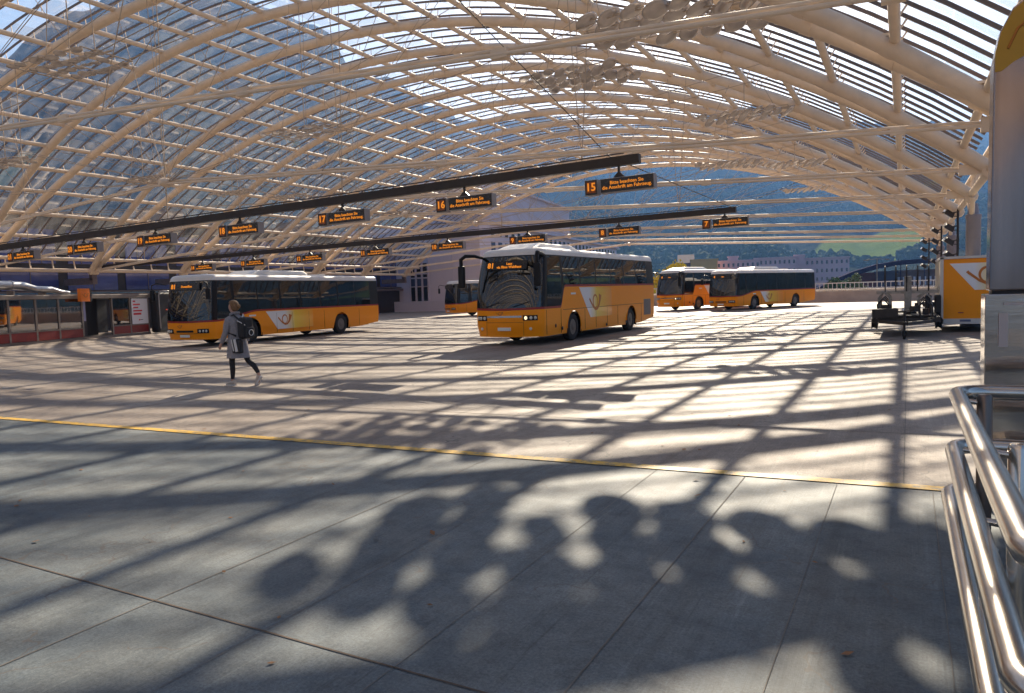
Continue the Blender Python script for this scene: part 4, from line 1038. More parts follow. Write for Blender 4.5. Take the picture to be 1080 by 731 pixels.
b = MB(); b.box(cw(T600/2, -4.1, ZU+.1), (T600+1, 8.6, .25), rotC); b.build('upper_roof', LIL, lb)

# ------------------------------------------------------------------ far edge of the deck
PARW = mat('parapet_concrete', (.42, .36, .31), .8, noise_amt=.15, noise_scale=.8)
b = MB(); b.box((2, 77.4, .5), (60, .35, 1.08)); tag(b.build('parapet_wall', PARW), 'low beige concrete wall closing the far end of the deck', 'wall')
RW = mat('railing_white', (.62, .60, .60), .4)
e = empty('bridge_railing', (-10, 79, 0), 0, 'long pale white railing behind the far concrete wall', 'railing')
b = MB(); b.box((10, 0, 1.78), (50, .08, .09)); b.box((10, 0, 1.25), (50, .06, .06)); b.build('rail', RW, e)
b = MB()
for k in range(130): b.box((-15+.385*k, 0, 1.45), (.055, .04, .62))
o = b.build('balusters', RW, e); o['kind'] = 'stuff'
b = MB(); b.box((10, 1.2, .35), (50, 2.2, 1.6)); b.build('kerb', PARW, e)

# generic block with windows
def block(name, c, size, rz, m, label, rows, cols_, wm=None, cat='building', roofm=None, base=-8, gable=False):
    e = empty(name, (c[0], c[1], base), rz, label, cat)
    w, d, h = size
    b = MB(); b.box((0, 0, h/2), (w, d, h)); b.build('wall', m, e)
    b = MB()
    if gable: b.prism([(-d/2-.4, h), (d/2+.4, h), (0, h+d*.28)], 'x', -w/2-.4, w/2+.4)
    else: b.box((0, 0, h+.2), (w+.6, d+.6, .4))
    b.build('roof', roofm or m, e)
    for r_ in range(rows):
        for k in range(cols_):
            b = MB(); x = -w/2+w*(k+.5)/cols_; z = h*(r_+.55)/rows
            b.box((x, -d/2-.02, z), (w/cols_*.42, .12, h/rows*.42)); b.build('window', wm or DWIN, e)
    return e
face = lambda p: math.atan2(p.y, p.x)-math.pi/2        # turns a block's -y side to the camera
PINK = mat('pink_apartment_render', (.62, .42, .44), .85, noise_amt=.08, noise_scale=.1); OCH = mat('ochre_render', (.60, .32, .07), .85, noise_amt=.1, noise_scale=.1); REDR = mat('dark_red_roof', (.12, .03, .035), .7, noise_amt=.25, noise_scale=.5); BLUB = mat('navy_cladding', (.03, .035, .08), .5)
def blk(px0, px1, pytop, Z, *a, **k):
    p0, p1 = at_z(px0, pytop, Z), at_z(px1, pytop, Z); c = (p0+p1)/2
    n_, dd, m, lab, rows, cc = a
    return block(n_, c, ((p1-p0).length, dd, c.z+8), face(c), m, lab, rows, cc, **k)
blk(757, 800, 276, 300, 'apartment_block', 14, PINK, 'pink apartment block just above the roof of the farthest right bus, left part', 6, 9)
blk(768, 778, 271.5, 298, 'stair_tower', 6, PINK, 'narrow pink stair tower rising over the left pink block', 1, 1)
blk(797, 838, 273, 296, 'apartment_block', 14, PINK, 'middle pink apartment block with rows of small windows, above the right bus', 6, 9)
blk(838, 848, 270, 294, 'stair_tower', 6, PINK, 'narrow pink stair tower between the middle and right pink blocks', 1, 1)
blk(846, 893, 273, 300, 'apartment_block', 14, PINK, 'rightmost pink apartment block beside the green trees', 6, 10)
blk(729, 756, 275, 285, 'ochre_house', 12, OCH, 'flat ochre house between the yellow bush and the pink blocks', 0, 0)
blk(716, 731, 278, 290, 'brown_house', 12, REDR, 'small brown roofed house right behind the yellow autumn bush', 0, 0, gable=True)
blk(905, 926, 290, 150, 'red_shed', 10, REDR, 'dark red shed right of the bridge arch foot', 1, 4, wm=LEDGE)
blk(925, 944, 288.5, 148, 'navy_hall', 10, BLUB, 'navy blue hall with small pale windows next to the dark red shed', 1, 5, wm=POSTER)
blk(943, 986, 287, 152, 'brown_terrace', 10, mat('terrace_brown', (.20, .13, .11), .8, noise_amt=.2, noise_scale=.3), 'brown terrace of houses behind the bicycle trailer', 3, 9, wm=POSTER)
blk(880, 906, 296, 160, 'low_shed', 10, LIL, 'low lilac shed behind the white railing near the trees', 1, 4)

# arch bridge
BR = mat('bridge_steel_navy', (.035, .03, .07), 1.0, noise_amt=.2, spec=.02)
e = empty('arch_bridge', (0, 0, 0), 0, 'dark steel arch bridge curving over the road beyond the deck', 'bridge')
def arch_pts(off):
    P_ = [(862, 306), (880, 297), (900, 288.5), (925, 281), (950, 277), (975, 275.2), (1000, 275.5), (1030, 279), (1060, 286), (1090, 297)]
    out_ = []
    for k, (x_, y_) in enumerate(P_): out_.append(at_z(x_, y_, 132+off+k*.8))
    return out_
for off in (0, 7):
    b = MB(); pts = arch_pts(off)
    for p, q in zip(pts, pts[1:]): b.beam(p, q+(q-p)*.01, .6, .8)
    b.build('arch', BR, e)
b = MB()
for p, q in zip(arch_pts(0), arch_pts(7)): b.beam(p, q, .25, .3)
b.build('cross_bracing', BR, e)
b = MB(); p0, p1 = at_z(855, 306, 135), at_z(1095, 297, 142); b.beam((p0.x, p0.y+3, .5), (p1.x, p1.y+3, .5), 8, .7); b.build('deck', BR, e)
for k, p in enumerate(arch_pts(0)[1:-1]):
    b = MB(); b.tube([p, (p.x, p.y, .6)], .07, 6); b.build('hanger', BR, e)
# lamp mast
p = at_z(925, 273, 90)
e = empty('street_lamp', (p.x, p.y, -8), 0, 'thin street lamp mast with two arms beyond the far wall', 'street lamp')
b = MB(); b.tube([(0, 0, 0), (0, 0, p.z+8)], [.12, .06], 8); b.build('mast', KFRAME, e)
b = MB(); b.tube([(-1.1, 0, p.z+7.9), (0, 0, p.z+8.0), (1.1, 0, p.z+7.9)], .04, 6); b.build('arm', KFRAME, e)
for s_ in (-1, 1): b = MB(); b.box((s_*1.2, 0, p.z+7.88), (.5, .2, .1)); b.build('lamp_head', KFRAME, e)

# ------------------------------------------------------------------ trees
TRUNK = mat('bark', (.06, .045, .03), .9, bump=.3)
def leafm(n_, c): 
    m = mat(n_, c, .7, noise_amt=.45, noise_scale=1.2); return m
def tree(px, py_top, Z, rad, leaf, label, cat='tree', name='tree', seed=0, n_leaf=2600, ls=.16):
    top = at_z(px, py_top, Z); rnd = random.Random(seed); H_ = top.z+8
    e = empty(name, (top.x, top.y, -8), 0, label, cat)
    b = MB(); b.tube([(0, 0, 0), (.1, 0, H_*.4), (0, .1, H_*.62), (.1, 0, H_*.9)], [.28, .2, .14, .04], 8)
    limbs = []
    for k in range(9):
        a_ = rnd.random()*6.28; z_ = H_*rnd.uniform(.45, .75); q = Vector((math.cos(a_)*rad*.75, math.sin(a_)*rad*.75, z_+rad*rnd.uniform(.1, .7)))
        b.tube([(0, 0, z_), (q.x*.5, q.y*.5, z_+(q.z-z_)*.6), q], [.09, .06, .02], 5); limbs.append(q)
    b.build('trunk', TRUNK, e, 50)
    b = MB(); cl_ = [(q, rad*rnd.uniform(.3, .5)) for q in limbs] + [(Vector((rnd.uniform(-.4, .4)*rad, rnd.uniform(-.4, .4)*rad, H_-rad*rnd.uniform(.2, 1.3))), rad*rnd.uniform(.3, .5)) for _ in range(10)]
    for _ in range(n_leaf):
        c, r_ = rnd.choice(cl_); d_ = Vector((rnd.gauss(0, 1), rnd.gauss(0, 1), rnd.gauss(0, 1))).normalized()*r_*rnd.random()**.4; p_ = c+d_
        if p_.z > H_: p_.z = H_-rnd.random()*.3
        u_ = Vector((rnd.gauss(0, 1), rnd.gauss(0, 1), rnd.gauss(0, 1))).normalized(); w_ = u_.orthogonal().normalized(); s_ = ls*rnd.uniform(.7, 1.4)
        b.add([p_-u_*s_, p_+w_*s_*.6, p_+u_*s_, p_-w_*s_*.6], [(0, 1, 2, 3)])
    b.build('crown', leaf, e)
    return e
LY = leafm('autumn_yellow_leaves', (.60, .45, .02)); LG = leafm('green_leaves', (.09, .13, .03)); LO = leafm('olive_leaves', (.16, .17, .04))
tree(703, 274.5, 92, 2.9, LY, 'bright yellow autumn tree just right of the coach rear', seed=1)
tree(713, 279, 94, 1.6, LY, 'smaller yellow shrub crown touching the ochre house', seed=11)
tree(878, 291, 105, 1.9, LG, 'round green tree at the left foot of the bridge arch', seed=2)
tree(899, 288, 112, 2.1, LO, 'olive green tree between the pink block and the bridge arch', seed=3)
tree(890, 296, 108, 1.4, LG, 'low green bush between the two round trees', seed=4)

# ------------------------------------------------------------------ box trailer
TWHITE = mat('trailer_frame_white', (.62, .58, .54), .4, noise_amt=.05)
TSIDE = mat('trailer_side_cream', (.70, .60, .42), .4, noise_amt=.08, noise_scale=2)
e = empty('box_trailer', (1.08, 29.9, 0), 0, 'yellow-orange box trailer with white corner frame and big post horn mark', 'trailer')
Wt = 2.35
b = MB(); b.box((Wt/2, 2.2, 1.42), (Wt-.06, 4.3, 2.2)); bx_ = b.build('box', TSIDE, e)
b = MB(); b.box((Wt/2, .02, 1.47), (Wt-.20, .04, 2.02)); fp = b.build('front_panel', ORANGE, bx_)
b = MB(); 
for x in (.05, Wt-.05): b.box((x, .01, 1.42), (.10, .10, 2.26))
b.box((Wt/2, .01, 2.53), (Wt, .10, .08)); b.box((Wt/2, .01, .37), (Wt, .10, .18)); b.box((.04, 2.2, 2.53), (.09, 4.4, .08)); b.box((.04, 2.2, .37), (.09, 4.4, .16))
b.build('frame', TWHITE, bx_)
LT = logo_mat(.2, 2.9)
b = MB(); b.add([(.28, -.008, 2.33), (1.02, -.008, 1.42), (Wt-.12, -.008, 1.42), (Wt-.12, -.008, 2.33), (.28, .004, 2.33), (1.02, .004, 1.42), (Wt-.12, .004, 1.42), (Wt-.12, .004, 2.33)], [(0, 1, 2, 3), (4, 7, 6, 5), (0, 4, 5, 1), (1, 5, 6, 2), (2, 6, 7, 3), (3, 7, 4, 0)]); lp = b.build('livery_panel', LT, bx_)
put(horn_mesh(.62), 'post_horn', lp, (1.38, -.016, 1.93), (0, 0, 0))
b = MB(); b.box((.75, -.045, .39), (.32, .012, .07)); b.build('licence_plate', mat('plate_blue_grey', (.10, .12, .2), .4), e)
b = MB(); b.box((.62, -.004, .66), (.16, .006, .035)); b.build('inscription', RED, fp)
b = MB()
for y_ in (.9, 1.9, 2.9, 3.9): b.box((-.01, y_, 1.45), (.03, .05, 2.0))
b.build('side_rib', TWHITE, bx_)
b = MB(); b.box((-.03, 1.4, 1.5), (.05, .35, .12)); b.box((-.03, 3.2, 1.5), (.05, .35, .12)); b.build('latch', CHROME, bx_)
b = MB(); b.box((Wt/2, 2.2, .34), (Wt-.4, 4.0, .12)); b.beam((Wt/2, 4.3, .40), (Wt/2, 6.0, .42), .12, .12); b.build('chassis', BLACKP, e)
for x in (.18, Wt-.18):
    w_ = wheel(e, 0, 1 if x > 1 else -1, .31, .20); w_.location = (x, 2.6, .31); w_.rotation_euler = (0, 0, R(90)); w_.scale = (.62, .9, .62)
# ------------------------------------------------------------------ bicycle trailer, dark, with racks and jockey wheel
TD = mat('trailer_dark_steel', (.035, .028, .025), .5, metal=.3, noise_amt=.4, noise_scale=6); TG = mat('trailer_galvanised', (.30, .28, .25), .4, metal=.6, noise_amt=.3, noise_scale=5)
e = empty('bicycle_trailer', (0, 27.6, 0), 0, 'dark open bicycle trailer with upright racks, drawbar and small jockey wheel', 'trailer')
b = MB()
for x in (-.85, .95): b.beam((x, -.6, .58), (x, 4.6, .58), .10, .14)
for y_ in (-.6, .6, 1.8, 3.0, 4.6): b.beam((-.85, y_, .56), (.95, y_, .56), .08, .12)
b.box((0.05, 2.2, .66), (1.7, 4.4, .04)); b.box((-.55, -.45, .78), (.75, .5, .28)); b.build('frame', TD, e)
b = MB(); b.beam((-.7, -.6, .52), (.02, -1.7, .50), .09, .10); b.beam((.8, -.6, .52), (.06, -1.7, .50), .09, .10); b.tube([(.04, -1.6, .52), (.04, -2.0, .52)], .04, 8); b.build('drawbar', TD, e)
b = MB(); b.tube([(.0, -1.35, .22), (.0, -1.35, .86)], .035, 8); b.tube([(.0, -1.35, .86), (.14, -1.35, .90), (.14, -1.35, .98)], .015, 6); jk = b.build('jockey_leg', TD, e)
b = MB(); b.lathe([(.02, -.04), (.09, -.04), (.11, 0), (.09, .04), (.02, .04)], 16, 'x', (0, -1.35, .11)); b.box((.0, -1.35, .18), (.12, .05, .18)); b.build('jockey_wheel', RUBBER, jk, 40)
for x in (-.95, 1.05): 
    w_ = wheel(e, 0, 1 if x > 0 else -1, .32, .20); w_.location = (x, 2.2, .32); w_.rotation_euler = (0, 0, R(90)); w_.scale = (.64, .9, .64)
b = MB(); 
for x in (-.95, 1.05): b.tube([(x, 2.2+.42*math.cos(t), .36+.42*math.sin(t)) for t in [math.pi*k/10 for k in range(11)]], .05, 6)
b.build('mudguard', TD, e, 50)
b = MB(); b.box((.1, 1.2, 1.30), (.22, .16, 1.3)); b.build('centre_post', TG, e, bevel=.02)
for k in range(6):
    y_ = -.2+.85*k
    b = MB(); hgt = 1.45 if k % 2 else 1.25
    b.tube([(-.75, y_, .62), (-.78, y_, hgt-.2), (-.62, y_, hgt), (-.45, y_, hgt-.2), (-.42, y_, .62)], .028, 7)
    b.build('rack_hoop', TG if k % 2 else TD, e, 50); b = MB()
    b.tube([(.45, y_, .62), (.42, y_, hgt-.25), (.60, y_, hgt-.05), (.78, y_, hgt-.25), (.80, y_, .62)], .028, 7)
    b.build('rack_hoop', TG if k % 2 else TD, e, 50)
b = MB(); b.beam((-.85, 1.2, 1.42), (1.0, 1.2, 1.42), .06, .10); b.beam((-.85, 3.4, 1.40), (1.1, 3.4, 1.40), .06, .10); b.build('cross_rail', TG, e)
rn = random.Random(3)
for k in range(5):
    x = -.6+.32*k
    b = MB()
    b.tube([(x+.02, .8+.30*math.cos(t), 2.0+.30*math.sin(t)) for t in [2*math.pi*j/20 for j in range(20)]], .022, 6, closed=True)
    b.tube([(x+.02, .8, 2.0), (x+.02, 1.0, 1.45)], .018, 6); b.build('wheel_clamp', TD, e, 50)
for x, z in ((.72, .98), (1.0, .98)):
    b = MB(); b.box((x, 1.9, z), (.20, .35, .62)); b.build('storage_box', KDARK, e, bevel=.03)
b = MB()
for k in range(14): 
    p_ = Vector((rn.uniform(-.8, .9), rn.uniform(-.4, 3.8), rn.uniform(.72, .98))); b.box(p_, (rn.uniform(.06, .28), rn.uniform(.06, .28), rn.uniform(.05, .22)), Matrix.Rotation(rn.random()*3, 3, 'Z'))
b.build('fittings', TD, e)

# ------------------------------------------------------------------ steel totem on the right
e = empty('steel_totem', (.585, 6.95, 0), 0, 'tall brushed steel pillar with a yellow mark at its top, at the right edge', 'totem')
b = MB(); b.prism([(0, 1.70), (.012, 3.45), (.05, 3.66), (.13, 3.82), (.30, 3.95), (1.35, 4.05), (1.35, 1.70)], 'y', 0, .30); up_ = b.build('upper_panel', TOTEMSTEEL, e, bevel=.012)
b = MB(); b.prism([(-.03, .10), (-.03, 1.675), (1.38, 1.675), (1.38, .10)], 'y', -.03, .32); b.build('lower_panel', MIRRORSTEEL, e, bevel=.008)
b = MB(); b.box((.67, .15, 1.688), (1.3, .24, .03)); b.build('shadow_gap', KDARK, e)
b = MB(); b.box((.67, .15, .05), (1.3, .26, .10)); b.build('plinth', KDARK, e)
TY = mat('totem_yellow', (.42, .23, .03), .35, metal=.5); TW = mat('totem_pale', (.6, .55, .48), .3, metal=.4)
b = MB()
out_ = [(.018, 3.50), (.055, 3.65), (.13, 3.80), (.30, 3.93), (1.33, 4.03), (1.33, 3.62), (.62, 3.60), (.30, 3.50), (.14, 3.42), (.06, 3.36), (.018, 3.36)]
b.prism(out_, 'y', -.006, .004); b.build('yellow_field', TY, up_)
b = MB(); b.tube([(.10, -.012, 3.52), (.16, -.012, 3.66), (.30, -.012, 3.76), (.50, -.012, 3.82)], .009, 6); b.build('horn_line', HORN, up_)
b = MB(); b.box((.09, -.05, 1.40), (.06, .02, .26)); b.box((.16, -.05, 1.60), (.14, .015, .02)); b.build('notice', mat('notice_paper', (.55, .45, .42), .5), e)

# ------------------------------------------------------------------ steel railing, three stacked loops
e = empty('tube_railing', (.9, 4.1, 0), 0, 'three stacked loops of polished steel tube guarding the pillar in the right foreground', 'railing')
def loop(z, u0, v1_, v0_, u1, rc, rad_):
    pts = []
    for (cx_, cy_, a0) in ((u1-rc, v1_-rc, 0), (u0+rc, v1_-rc, 90), (u0+rc, v0_+rc, 180), (u1-rc, v0_+rc, 270)):
        for k in range(9): a_ = R(a0+90*k/8); pts.append((cx_+rc*math.cos(a_)-.9, cy_+rc*math.sin(a_)-4.1, z))
    b = MB(); b.tube(pts, rad_, 28, closed=True); return b.build('tube', RAILSTEEL, e, 80)
loop(1.03, .315, 6.0, 2.36, 2.2, .20, .050)
loop(.67, .295, 5.95, 2.30, 2.2, .20, .052)
loop(.38, .270, 5.90, 2.30, 2.2, .20, .050)
for (u_, v_) in ((.47, 5.80), (.47, 4.1), (.50, 2.62), (1.9, 5.8), (1.9, 2.6)):
    b = MB(); b.lathe([(0, 1.045), (.035, 1.04), (.046, 1.02), (.046, 0)], 20, 'z', (u_-.9, v_-4.1, 0)); po_ = b.build('post', mat('post_dark_steel', (.18, .14, .12), .3, metal=.9) if u_ == .47 and v_ > 5 else RAILSTEEL, e, 50)
    b = MB()
    for z_, uu in ((1.0, .33), (.67, .31), (.38, .285)):
        if u_ < 1: b = MB(); b.tube([(uu-.9, v_-4.1, z_), (u_-.9, v_-4.1, z_-.02)], .018, 8); b.build('bracket', RAILSTEEL, po_, 50)
    b = MB(); b.lathe([(.09, 0), (.09, .012), (.05, .02)], 20, 'z', (u_-.9, v_-4.1, 0)); b.build('base_plate', RAILSTEEL, po_, 50)

# ------------------------------------------------------------------ walking woman
SKIN = mat('skin', (.50, .28, .20), .5); HAIR = mat('blond_hair', (.20, .105, .045), .7, noise_amt=.5, noise_scale=40, bump=.4, bump_scale=120); COAT = mat('grey_wool_coat', (.27, .25, .26), .9, noise_amt=.2, noise_scale=30, bump=.3, bump_scale=80)
LEGG = mat('black_leggings', (.015, .012, .014), .7); SHOE = mat('cream_sneaker', (.55, .46, .38), .6); SOLE = mat('white_sole', (.65, .60, .55), .6); PACK = mat('black_backpack', (.012, .011, .013), .6, bump=.4, bump_scale=30); STRAPW = mat('white_piping', (.65, .62, .60), .6)
def skinned(name, joints, edges, m, parent, sub=2):
    me = bpy.data.meshes.new(name); me.from_pydata([j[0] for j in joints], edges, []); o_ = bpy.data.objects.new(name, me); col.objects.link(o_)
    md = o_.modifiers.new('skin', 'SKIN'); md.use_smooth_shade = True
    for i, j in enumerate(joints):
        r_ = j[1]; me.skin_vertices[0].data[i].radius = (r_, r_) if not isinstance(r_, tuple) else r_
    me.skin_vertices[0].data[0].use_root = True
    sb = o_.modifiers.new('sub', 'SUBSURF'); sb.levels = sub; sb.render_levels = sub
    dg = bpy.context.evaluated_depsgraph_get(); me2 = bpy.data.meshes.new_from_object(o_.evaluated_get(dg)); me2.name = name
    bpy.data.objects.remove(o_); me2.materials.clear(); me2.materials.append(m); me2.polygons.foreach_set('use_smooth', [True]*len(me2.polygons))
    o2 = bpy.data.objects.new(name, me2); col.objects.link(o2); o2.parent = parent; return o2
wp = Vector((-12.75, 11.75, 0))
pe = empty('person', wp, R(180), 'woman walking left in a grey coat with black backpack, leggings and cream sneakers', 'person')
J = []; E_ = []
def jt(p, r_, par=None):
    J.append((p, r_)); i = len(J)-1
    if par is not None: E_.append((par, i))
    return i
pel = jt((0, 0, .98), (.13, .11)); wa = jt((.0, 0, 1.14), (.12, .09), pel); ch = jt((.01, 0, 1.34), (.14, .10), wa); nb = jt((.03, 0, 1.50), (.06, .06), ch); nk = jt((.05, 0, 1.56), (.05, .05), nb)
h1 = jt((.075, 0, 1.635), (.072, .078), nk); h2 = jt((.075, 0, 1.73), (.078, .092), h1); h3 = jt((.065, 0, 1.785), (.05, .06), h2); ns = jt((.165, 0, 1.665), (.012, .014), h1)
legs = [(.09, [(.03, .93), (.09, .52), (.10, .10)], [(.19, .045), (.26, .035)]), (-.09, [(-.03, .93), (-.20, .52), (-.50, .23)], [(-.49, .13), (-.46, .05)])]
for y_, (a_, k_, n_), (f1, f2) in legs:
    i = jt((a_[0], y_, a_[1]), .085, pel); i = jt(((a_[0]+k_[0])/2, y_, (a_[1]+k_[1])/2), .072, i); i = jt((k_[0], y_, k_[1]), .055, i); i = jt(((k_[0]+n_[0])/2-.015, y_, (k_[1]+n_[1])/2+.05), .052, i); i = jt((n_[0], y_, n_[1]), .034, i); i = jt((f1[0], y_, f1[1]), .035, i); i = jt((f2[0], y_, f2[1]), .026, i)
arms = [(.17, (.03, 1.44), (.07, .235, 1.16), (.21, .235, .93)), (-.17, (.0, 1.44), (-.10, -.235, 1.17), (-.02, -.25, .94))]
for y_, (sx_, sz_), el, wr in arms:
    s_ = 1 if y_ > 0 else -1
    i = jt((sx_, y_, sz_), .052, ch); i = jt(el, .040, i); w_ = jt(wr, .027, i)
    d_ = (Vector(wr)-Vector(el)).normalized(); pm = Vector(wr)+d_*.055; i = jt(tuple(pm), (.022, .034), w_); p2 = Vector(wr)+d_*.09; i = jt(tuple(p2), (.018, .034), i)
    fwd = Vector((1, 0, 0)); fwd = (fwd-d_*fwd.dot(d_)).normalized()
    for q, (of, ln) in enumerate(((.028, .065), (.010, .075), (-.009, .070), (-.027, .055))):
        a1 = p2+fwd*of+d_*.01; k1 = jt(tuple(a1), .009, i); a2 = a1+d_*ln*.5+Vector((.004, -.006*s_, 0)); k1 = jt(tuple(a2), .0085, k1); a3 = a2+d_*ln*.45+Vector((.0, -.016*s_, .002)); jt(tuple(a3), .007, k1)
    t1 = pm+fwd*.034; k1 = jt(tuple(t1), .011, len(J)-14 if False else w_+1); t2 = t1+d_*.035+fwd*.012; jt(tuple(t2), .009, k1)
skinned('body', J, E_, SKIN, pe, 2)
for y_, (a_, k_, n_), f_ in legs:
    skinned('leggings', [((a_[0], y_, a_[1]), .092), (((a_[0]+k_[0])/2, y_, (a_[1]+k_[1])/2), .080), ((k_[0], y_, k_[1]), .062), (((k_[0]+n_[0])/2-.015, y_, (k_[1]+n_[1])/2+.05), .060), ((n_[0]*.97+k_[0]*.03, y_, n_[1]+.02), .041)], [(0, 1), (1, 2), (2, 3), (3, 4)], LEGG, pe, 2)
# shoes
def shoe(y_, heel, toe):
    heel = Vector((heel[0], y_, heel[1])); toe = Vector((toe[0], y_, toe[1])); d_ = (toe-heel).normalized(); up2 = Vector((0, 1, 0)).cross(d_)*-1
    if up2.z < 0: up2 = -up2
    L_ = .27; prof = [(0, .032, .085), (.04, .037, .105), (.10, .037, .10), (.15, .042, .07), (.21, .045, .05), (.25, .038, .040), (.27, .016, .028)]
    b = MB(); vs = []; n_ = 12
    for (x_, w__, h__) in prof:
        c = heel+d_*x_
        for k in range(n_):
            t = 2*math.pi*k/n_; vs.append(c+Vector((0, 1, 0))*w__*math.cos(t)+up2*(.022+h__*.5+h__*.5*math.sin(t)))
    fs = [(i*n_+k, i*n_+(k+1) % n_, (i+1)*n_+(k+1) % n_, (i+1)*n_+k) for i in range(len(prof)-1) for k in range(n_)]+[tuple(range(n_)), tuple((len(prof)-1)*n_+k for k in range(n_))]
    b.add(vs, fs); s_ = b.build('shoe', SHOE, pe, 60)
    b = MB(); vs = []
    for (x_, w__, h__) in prof:
        c = heel+d_*x_
        for up__ in (0, .028):
            vs += [c+Vector((0, 1, 0))*w__*1.05+up2*up__, c-Vector((0, 1, 0))*w__*1.05+up2*up__]
    fs = []
    for i in range(len(prof)-1): a_ = 4*i; c_ = a_+4; fs += [(a_, a_+1, c_+1, c_), (a_+2, c_+2, c_+3, a_+3), (a_, c_, c_+2, a_+2), (a_+1, a_+3, c_+3, c_+1)]
    fs += [(0, 2, 3, 1), (4*len(prof)-4, 4*len(prof)-3, 4*len(prof)-1, 4*len(prof)-2)]
    b.add(vs, fs); b.build('sole', SOLE, s_)
shoe(.09, (.02, .0), (.29, .0)); shoe(-.09, (-.565, .185), (-.455, .025))
# coat: lofted body with folds and a slightly flared hem, sleeves and collar
def loft(rings, n_=36, fold=0):
    b = MB(); vs = []
    for q, (z, cx_, rx, ry) in enumerate(rings):
        for k in range(n_):
            t = 2*math.pi*k/n_; f = 1+fold*max(0, (1.15-z))*math.sin(t*7+z*3)
            vs.append((cx_+rx*f*math.cos(t), ry*f*math.sin(t), z))
    fs = [(i*n_+k, i*n_+(k+1) % n_, (i+1)*n_+(k+1) % n_, (i+1)*n_+k) for i in range(len(rings)-1) for k in range(n_)]
    fs.append(tuple((len(rings)-1)*n_+k for k in range(n_))); b.add(vs, fs); return b
b = loft([(.60, -.03, .235, .235), (.72, -.025, .22, .225), (.86, -.015, .20, .215), (1.0, -.005, .18, .205), (1.14, .0, .158, .185), (1.26, .0, .160, .195), (1.38, .005, .158, .215), (1.45, .01, .135, .20), (1.50, .02, .10, .135), (1.535, .03, .075, .085), (1.56, .035, .07, .075)], fold=.14)
coat = b.build('coat', COAT, pe, 70)
for y_, (sx_, sz_), el, wr in arms:
    e2 = Vector(el); w2 = Vector(wr)
    b = MB(); b.tube([(sx_-.0, y_*.78, sz_+.01), (sx_, y_*1.08, sz_-.02), (e2.x*.5+sx_*.5, (y_*1.15+e2.y)/2, (sz_+e2.z)/2), e2, (e2+w2)/2, w2+(w2-e2)*-.04], [.06, .074, .068, .060, .054, .048], 14); b.build('sleeve', COAT, coat, 60)
b = MB(); b.tube([(.03+.085*math.cos(t), .085*math.sin(t), 1.545-.02*math.cos(t)) for t in [2*math.pi*k/18 for k in range(18)]], .030, 8, closed=True); b.build('collar', COAT, coat, 60)
# hair with a bun, eyes, ears
b = MB(); rn = random.Random(9); vs = []; NH = 22
prof = [(1.60, .0, .055), (1.64, -.004, .088), (1.69, .0, .103), (1.74, .012, .108), (1.79, .022, .098), (1.825, .03, .068), (1.84, .035, .02)]
for z, cx_, r_ in prof:
    for k in range(NH):
        t = 2*math.pi*k/NH; fr_ = .5+.5*math.cos(t); back_ = 1-.45*fr_ if z < 1.76 else 1.0; f = back_*(1+.05*math.sin(t*9+z*40)+rn.uniform(-.02, .02))
        vs.append((cx_+r_*f*math.cos(t)+.025, r_*(.95 if back_ > .8 else .86)*math.sin(t), z))
b.add(vs, [(i*NH+k, i*NH+(k+1) % NH, (i+1)*NH+(k+1) % NH, (i+1)*NH+k) for i in range(len(prof)-1) for k in range(NH)]+[tuple(range(NH)), tuple((len(prof)-1)*NH+k for k in range(NH))]); hair = b.build('hair', HAIR, pe, 80)
b = MB(); b.lathe([(0, -.045), (.03, -.035), (.045, 0), (.03, .035), (0, .045)], 14, 'z', (-.10, 0, 1.70)); b.build('bun', HAIR, hair, 80)
EYEW = mat('eye', (.05, .03, .02), .3)
for s_ in (-1, 1):
    b = MB(); b.lathe([(0, .012), (.010, .006), (.012, 0)], 10, 'x', (.142, s_*.033, 1.70)); b.build('eye', EYEW, pe, 60)
    b = MB(); b.box((.07, s_*.083, 1.69), (.035, .014, .055)); b.build('ear', SKIN, pe, bevel=.006)
b = MB(); b.box((.148, 0, 1.625), (.01, .045, .012)); b.build('mouth', mat('lips', (.35, .10, .09), .5), pe, bevel=.003)
# backpack with straps, white piping and a striped bag under it
bp_ = empty('backpack', (0, 0, 0)); bp_.parent = pe
b = MB(); vs = []
b.box((-.27, 0, 1.24), (.20, .30, .46)); pk = b.build('pack', PACK, bp_, bevel=.06)
b = MB(); b.box((-.385, 0, 1.14), (.07, .22, .24)); b.build('pocket', PACK, pk, bevel=.025)
b = MB(); 
for s_ in (-1, 1): b.tube([(-.17, s_*.10, 1.44), (-.06, s_*.12, 1.525), (.08, s_*.125, 1.46), (.165, s_*.12, 1.34), (.10, s_*.185, 1.16), (-.14, s_*.16, 1.08)], .020, 8)
b.build('strap', PACK, pk, 60)
b = MB(); b.tube([(-.19, -.05, 1.47), (-.22, .0, 1.53), (-.24, .05, 1.47), (-.25, .08, 1.43)], .012, 6); b.tube([(-.20, .155, 1.40), (-.30, .155, 1.36), (-.37, .10, 1.30)], .009, 6); b.build('white_cord', STRAPW, pk, 60)
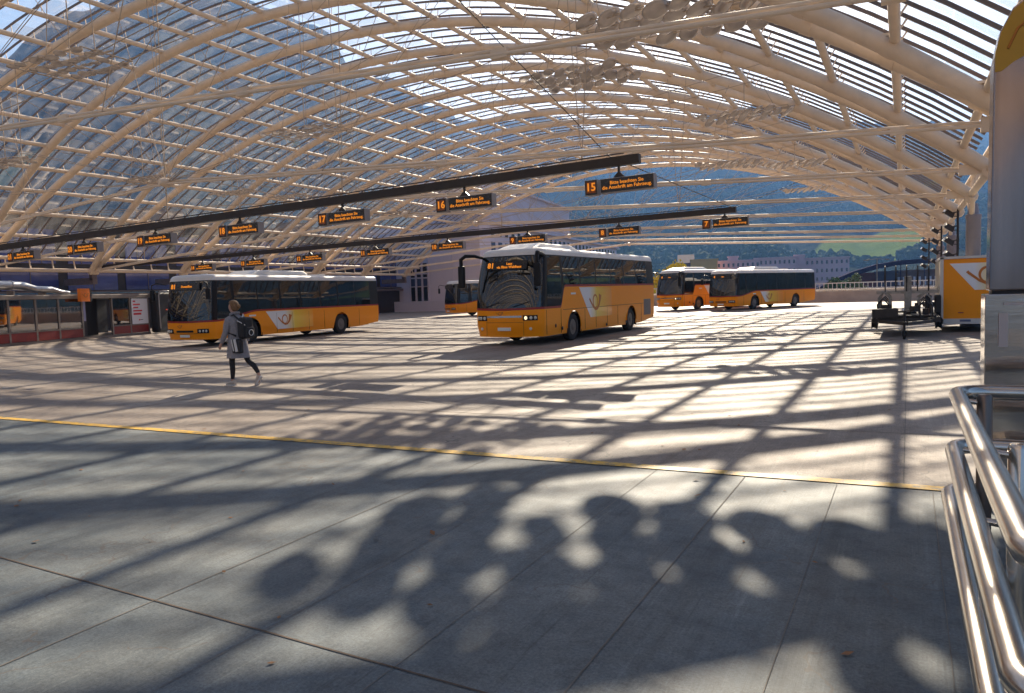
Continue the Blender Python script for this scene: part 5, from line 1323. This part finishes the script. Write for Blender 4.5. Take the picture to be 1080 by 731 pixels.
b = MB(); b.tube([(-.43, .06*math.cos(t), 1.14+.06*math.sin(t)) for t in [2*math.pi*k/16 for k in range(16)]], .008, 6, closed=True); b.build('ring_mark', STRAPW, pk, 60)
bg_ = empty('shoulder_bag', (0, 0, 0)); bg_.parent = pe
b = MB(); b.box((-.20, .18, .86), (.26, .10, .30)); q_ = b.build('pouch', PACK, bg_, bevel=.03)
b = MB(); b.box((-.20, .235, .88), (.07, .012, .27), Matrix.Rotation(R(12), 3, 'Y')); b.box((-.11, .235, .88), (.025, .012, .25), Matrix.Rotation(R(12), 3, 'Y')); b.build('white_stripe', STRAPW, q_)

# ------------------------------------------------------------------ leaves and litter on the slab
LF = mat('dry_leaf', (.22, .10, .04), .8, noise_amt=.4, noise_scale=20)
b = MB(); rn = random.Random(21)
for k in range(90):
    x_, y_ = rn.uniform(-9, 1.0), rn.uniform(2.5, 11) if k < 60 else rn.uniform(8, 26)
    a_ = rn.random()*6.28; s_ = rn.uniform(.012, .04); c = Vector((x_, y_, .012)); u_ = Vector((math.cos(a_), math.sin(a_), rn.uniform(-.15, .3)))*s_; w_ = Vector((-math.sin(a_), math.cos(a_), rn.uniform(-.2, .3)))*s_*.55
    c.z = .006+abs(u_.z)+abs(w_.z); b.add([c-u_, c+w_, c+u_, c-w_], [(0, 1, 2, 3)])
tag(b.build('leaf_litter', LF), kind='stuff')

# ------------------------------------------------------------------ valley air
HT = max(v.co.z for v in bpy.data.objects['mountain_terrain'].data.vertices)+12
b = MB(); b.box((0, 0, (HT-9)/2), (12400, 12400, HT+9)); hz = b.build('haze', None); hz['kind'] = 'stuff'
hm = bpy.data.materials.new('valley_air'); hm.use_nodes = True; hn = hm.node_tree; hn.nodes.clear()
ho = hn.nodes.new('ShaderNodeOutputMaterial'); hv = hn.nodes.new('ShaderNodeVolumePrincipled'); hv.inputs['Color'].default_value = (.20, .45, 1.0, 1); hv.inputs['Density'].default_value = 2.1e-4; hv.inputs['Anisotropy'].default_value = .25
hn.links.new(hv.outputs[0], ho.inputs['Volume']); hz.data.materials.clear(); hz.data.materials.append(hm)
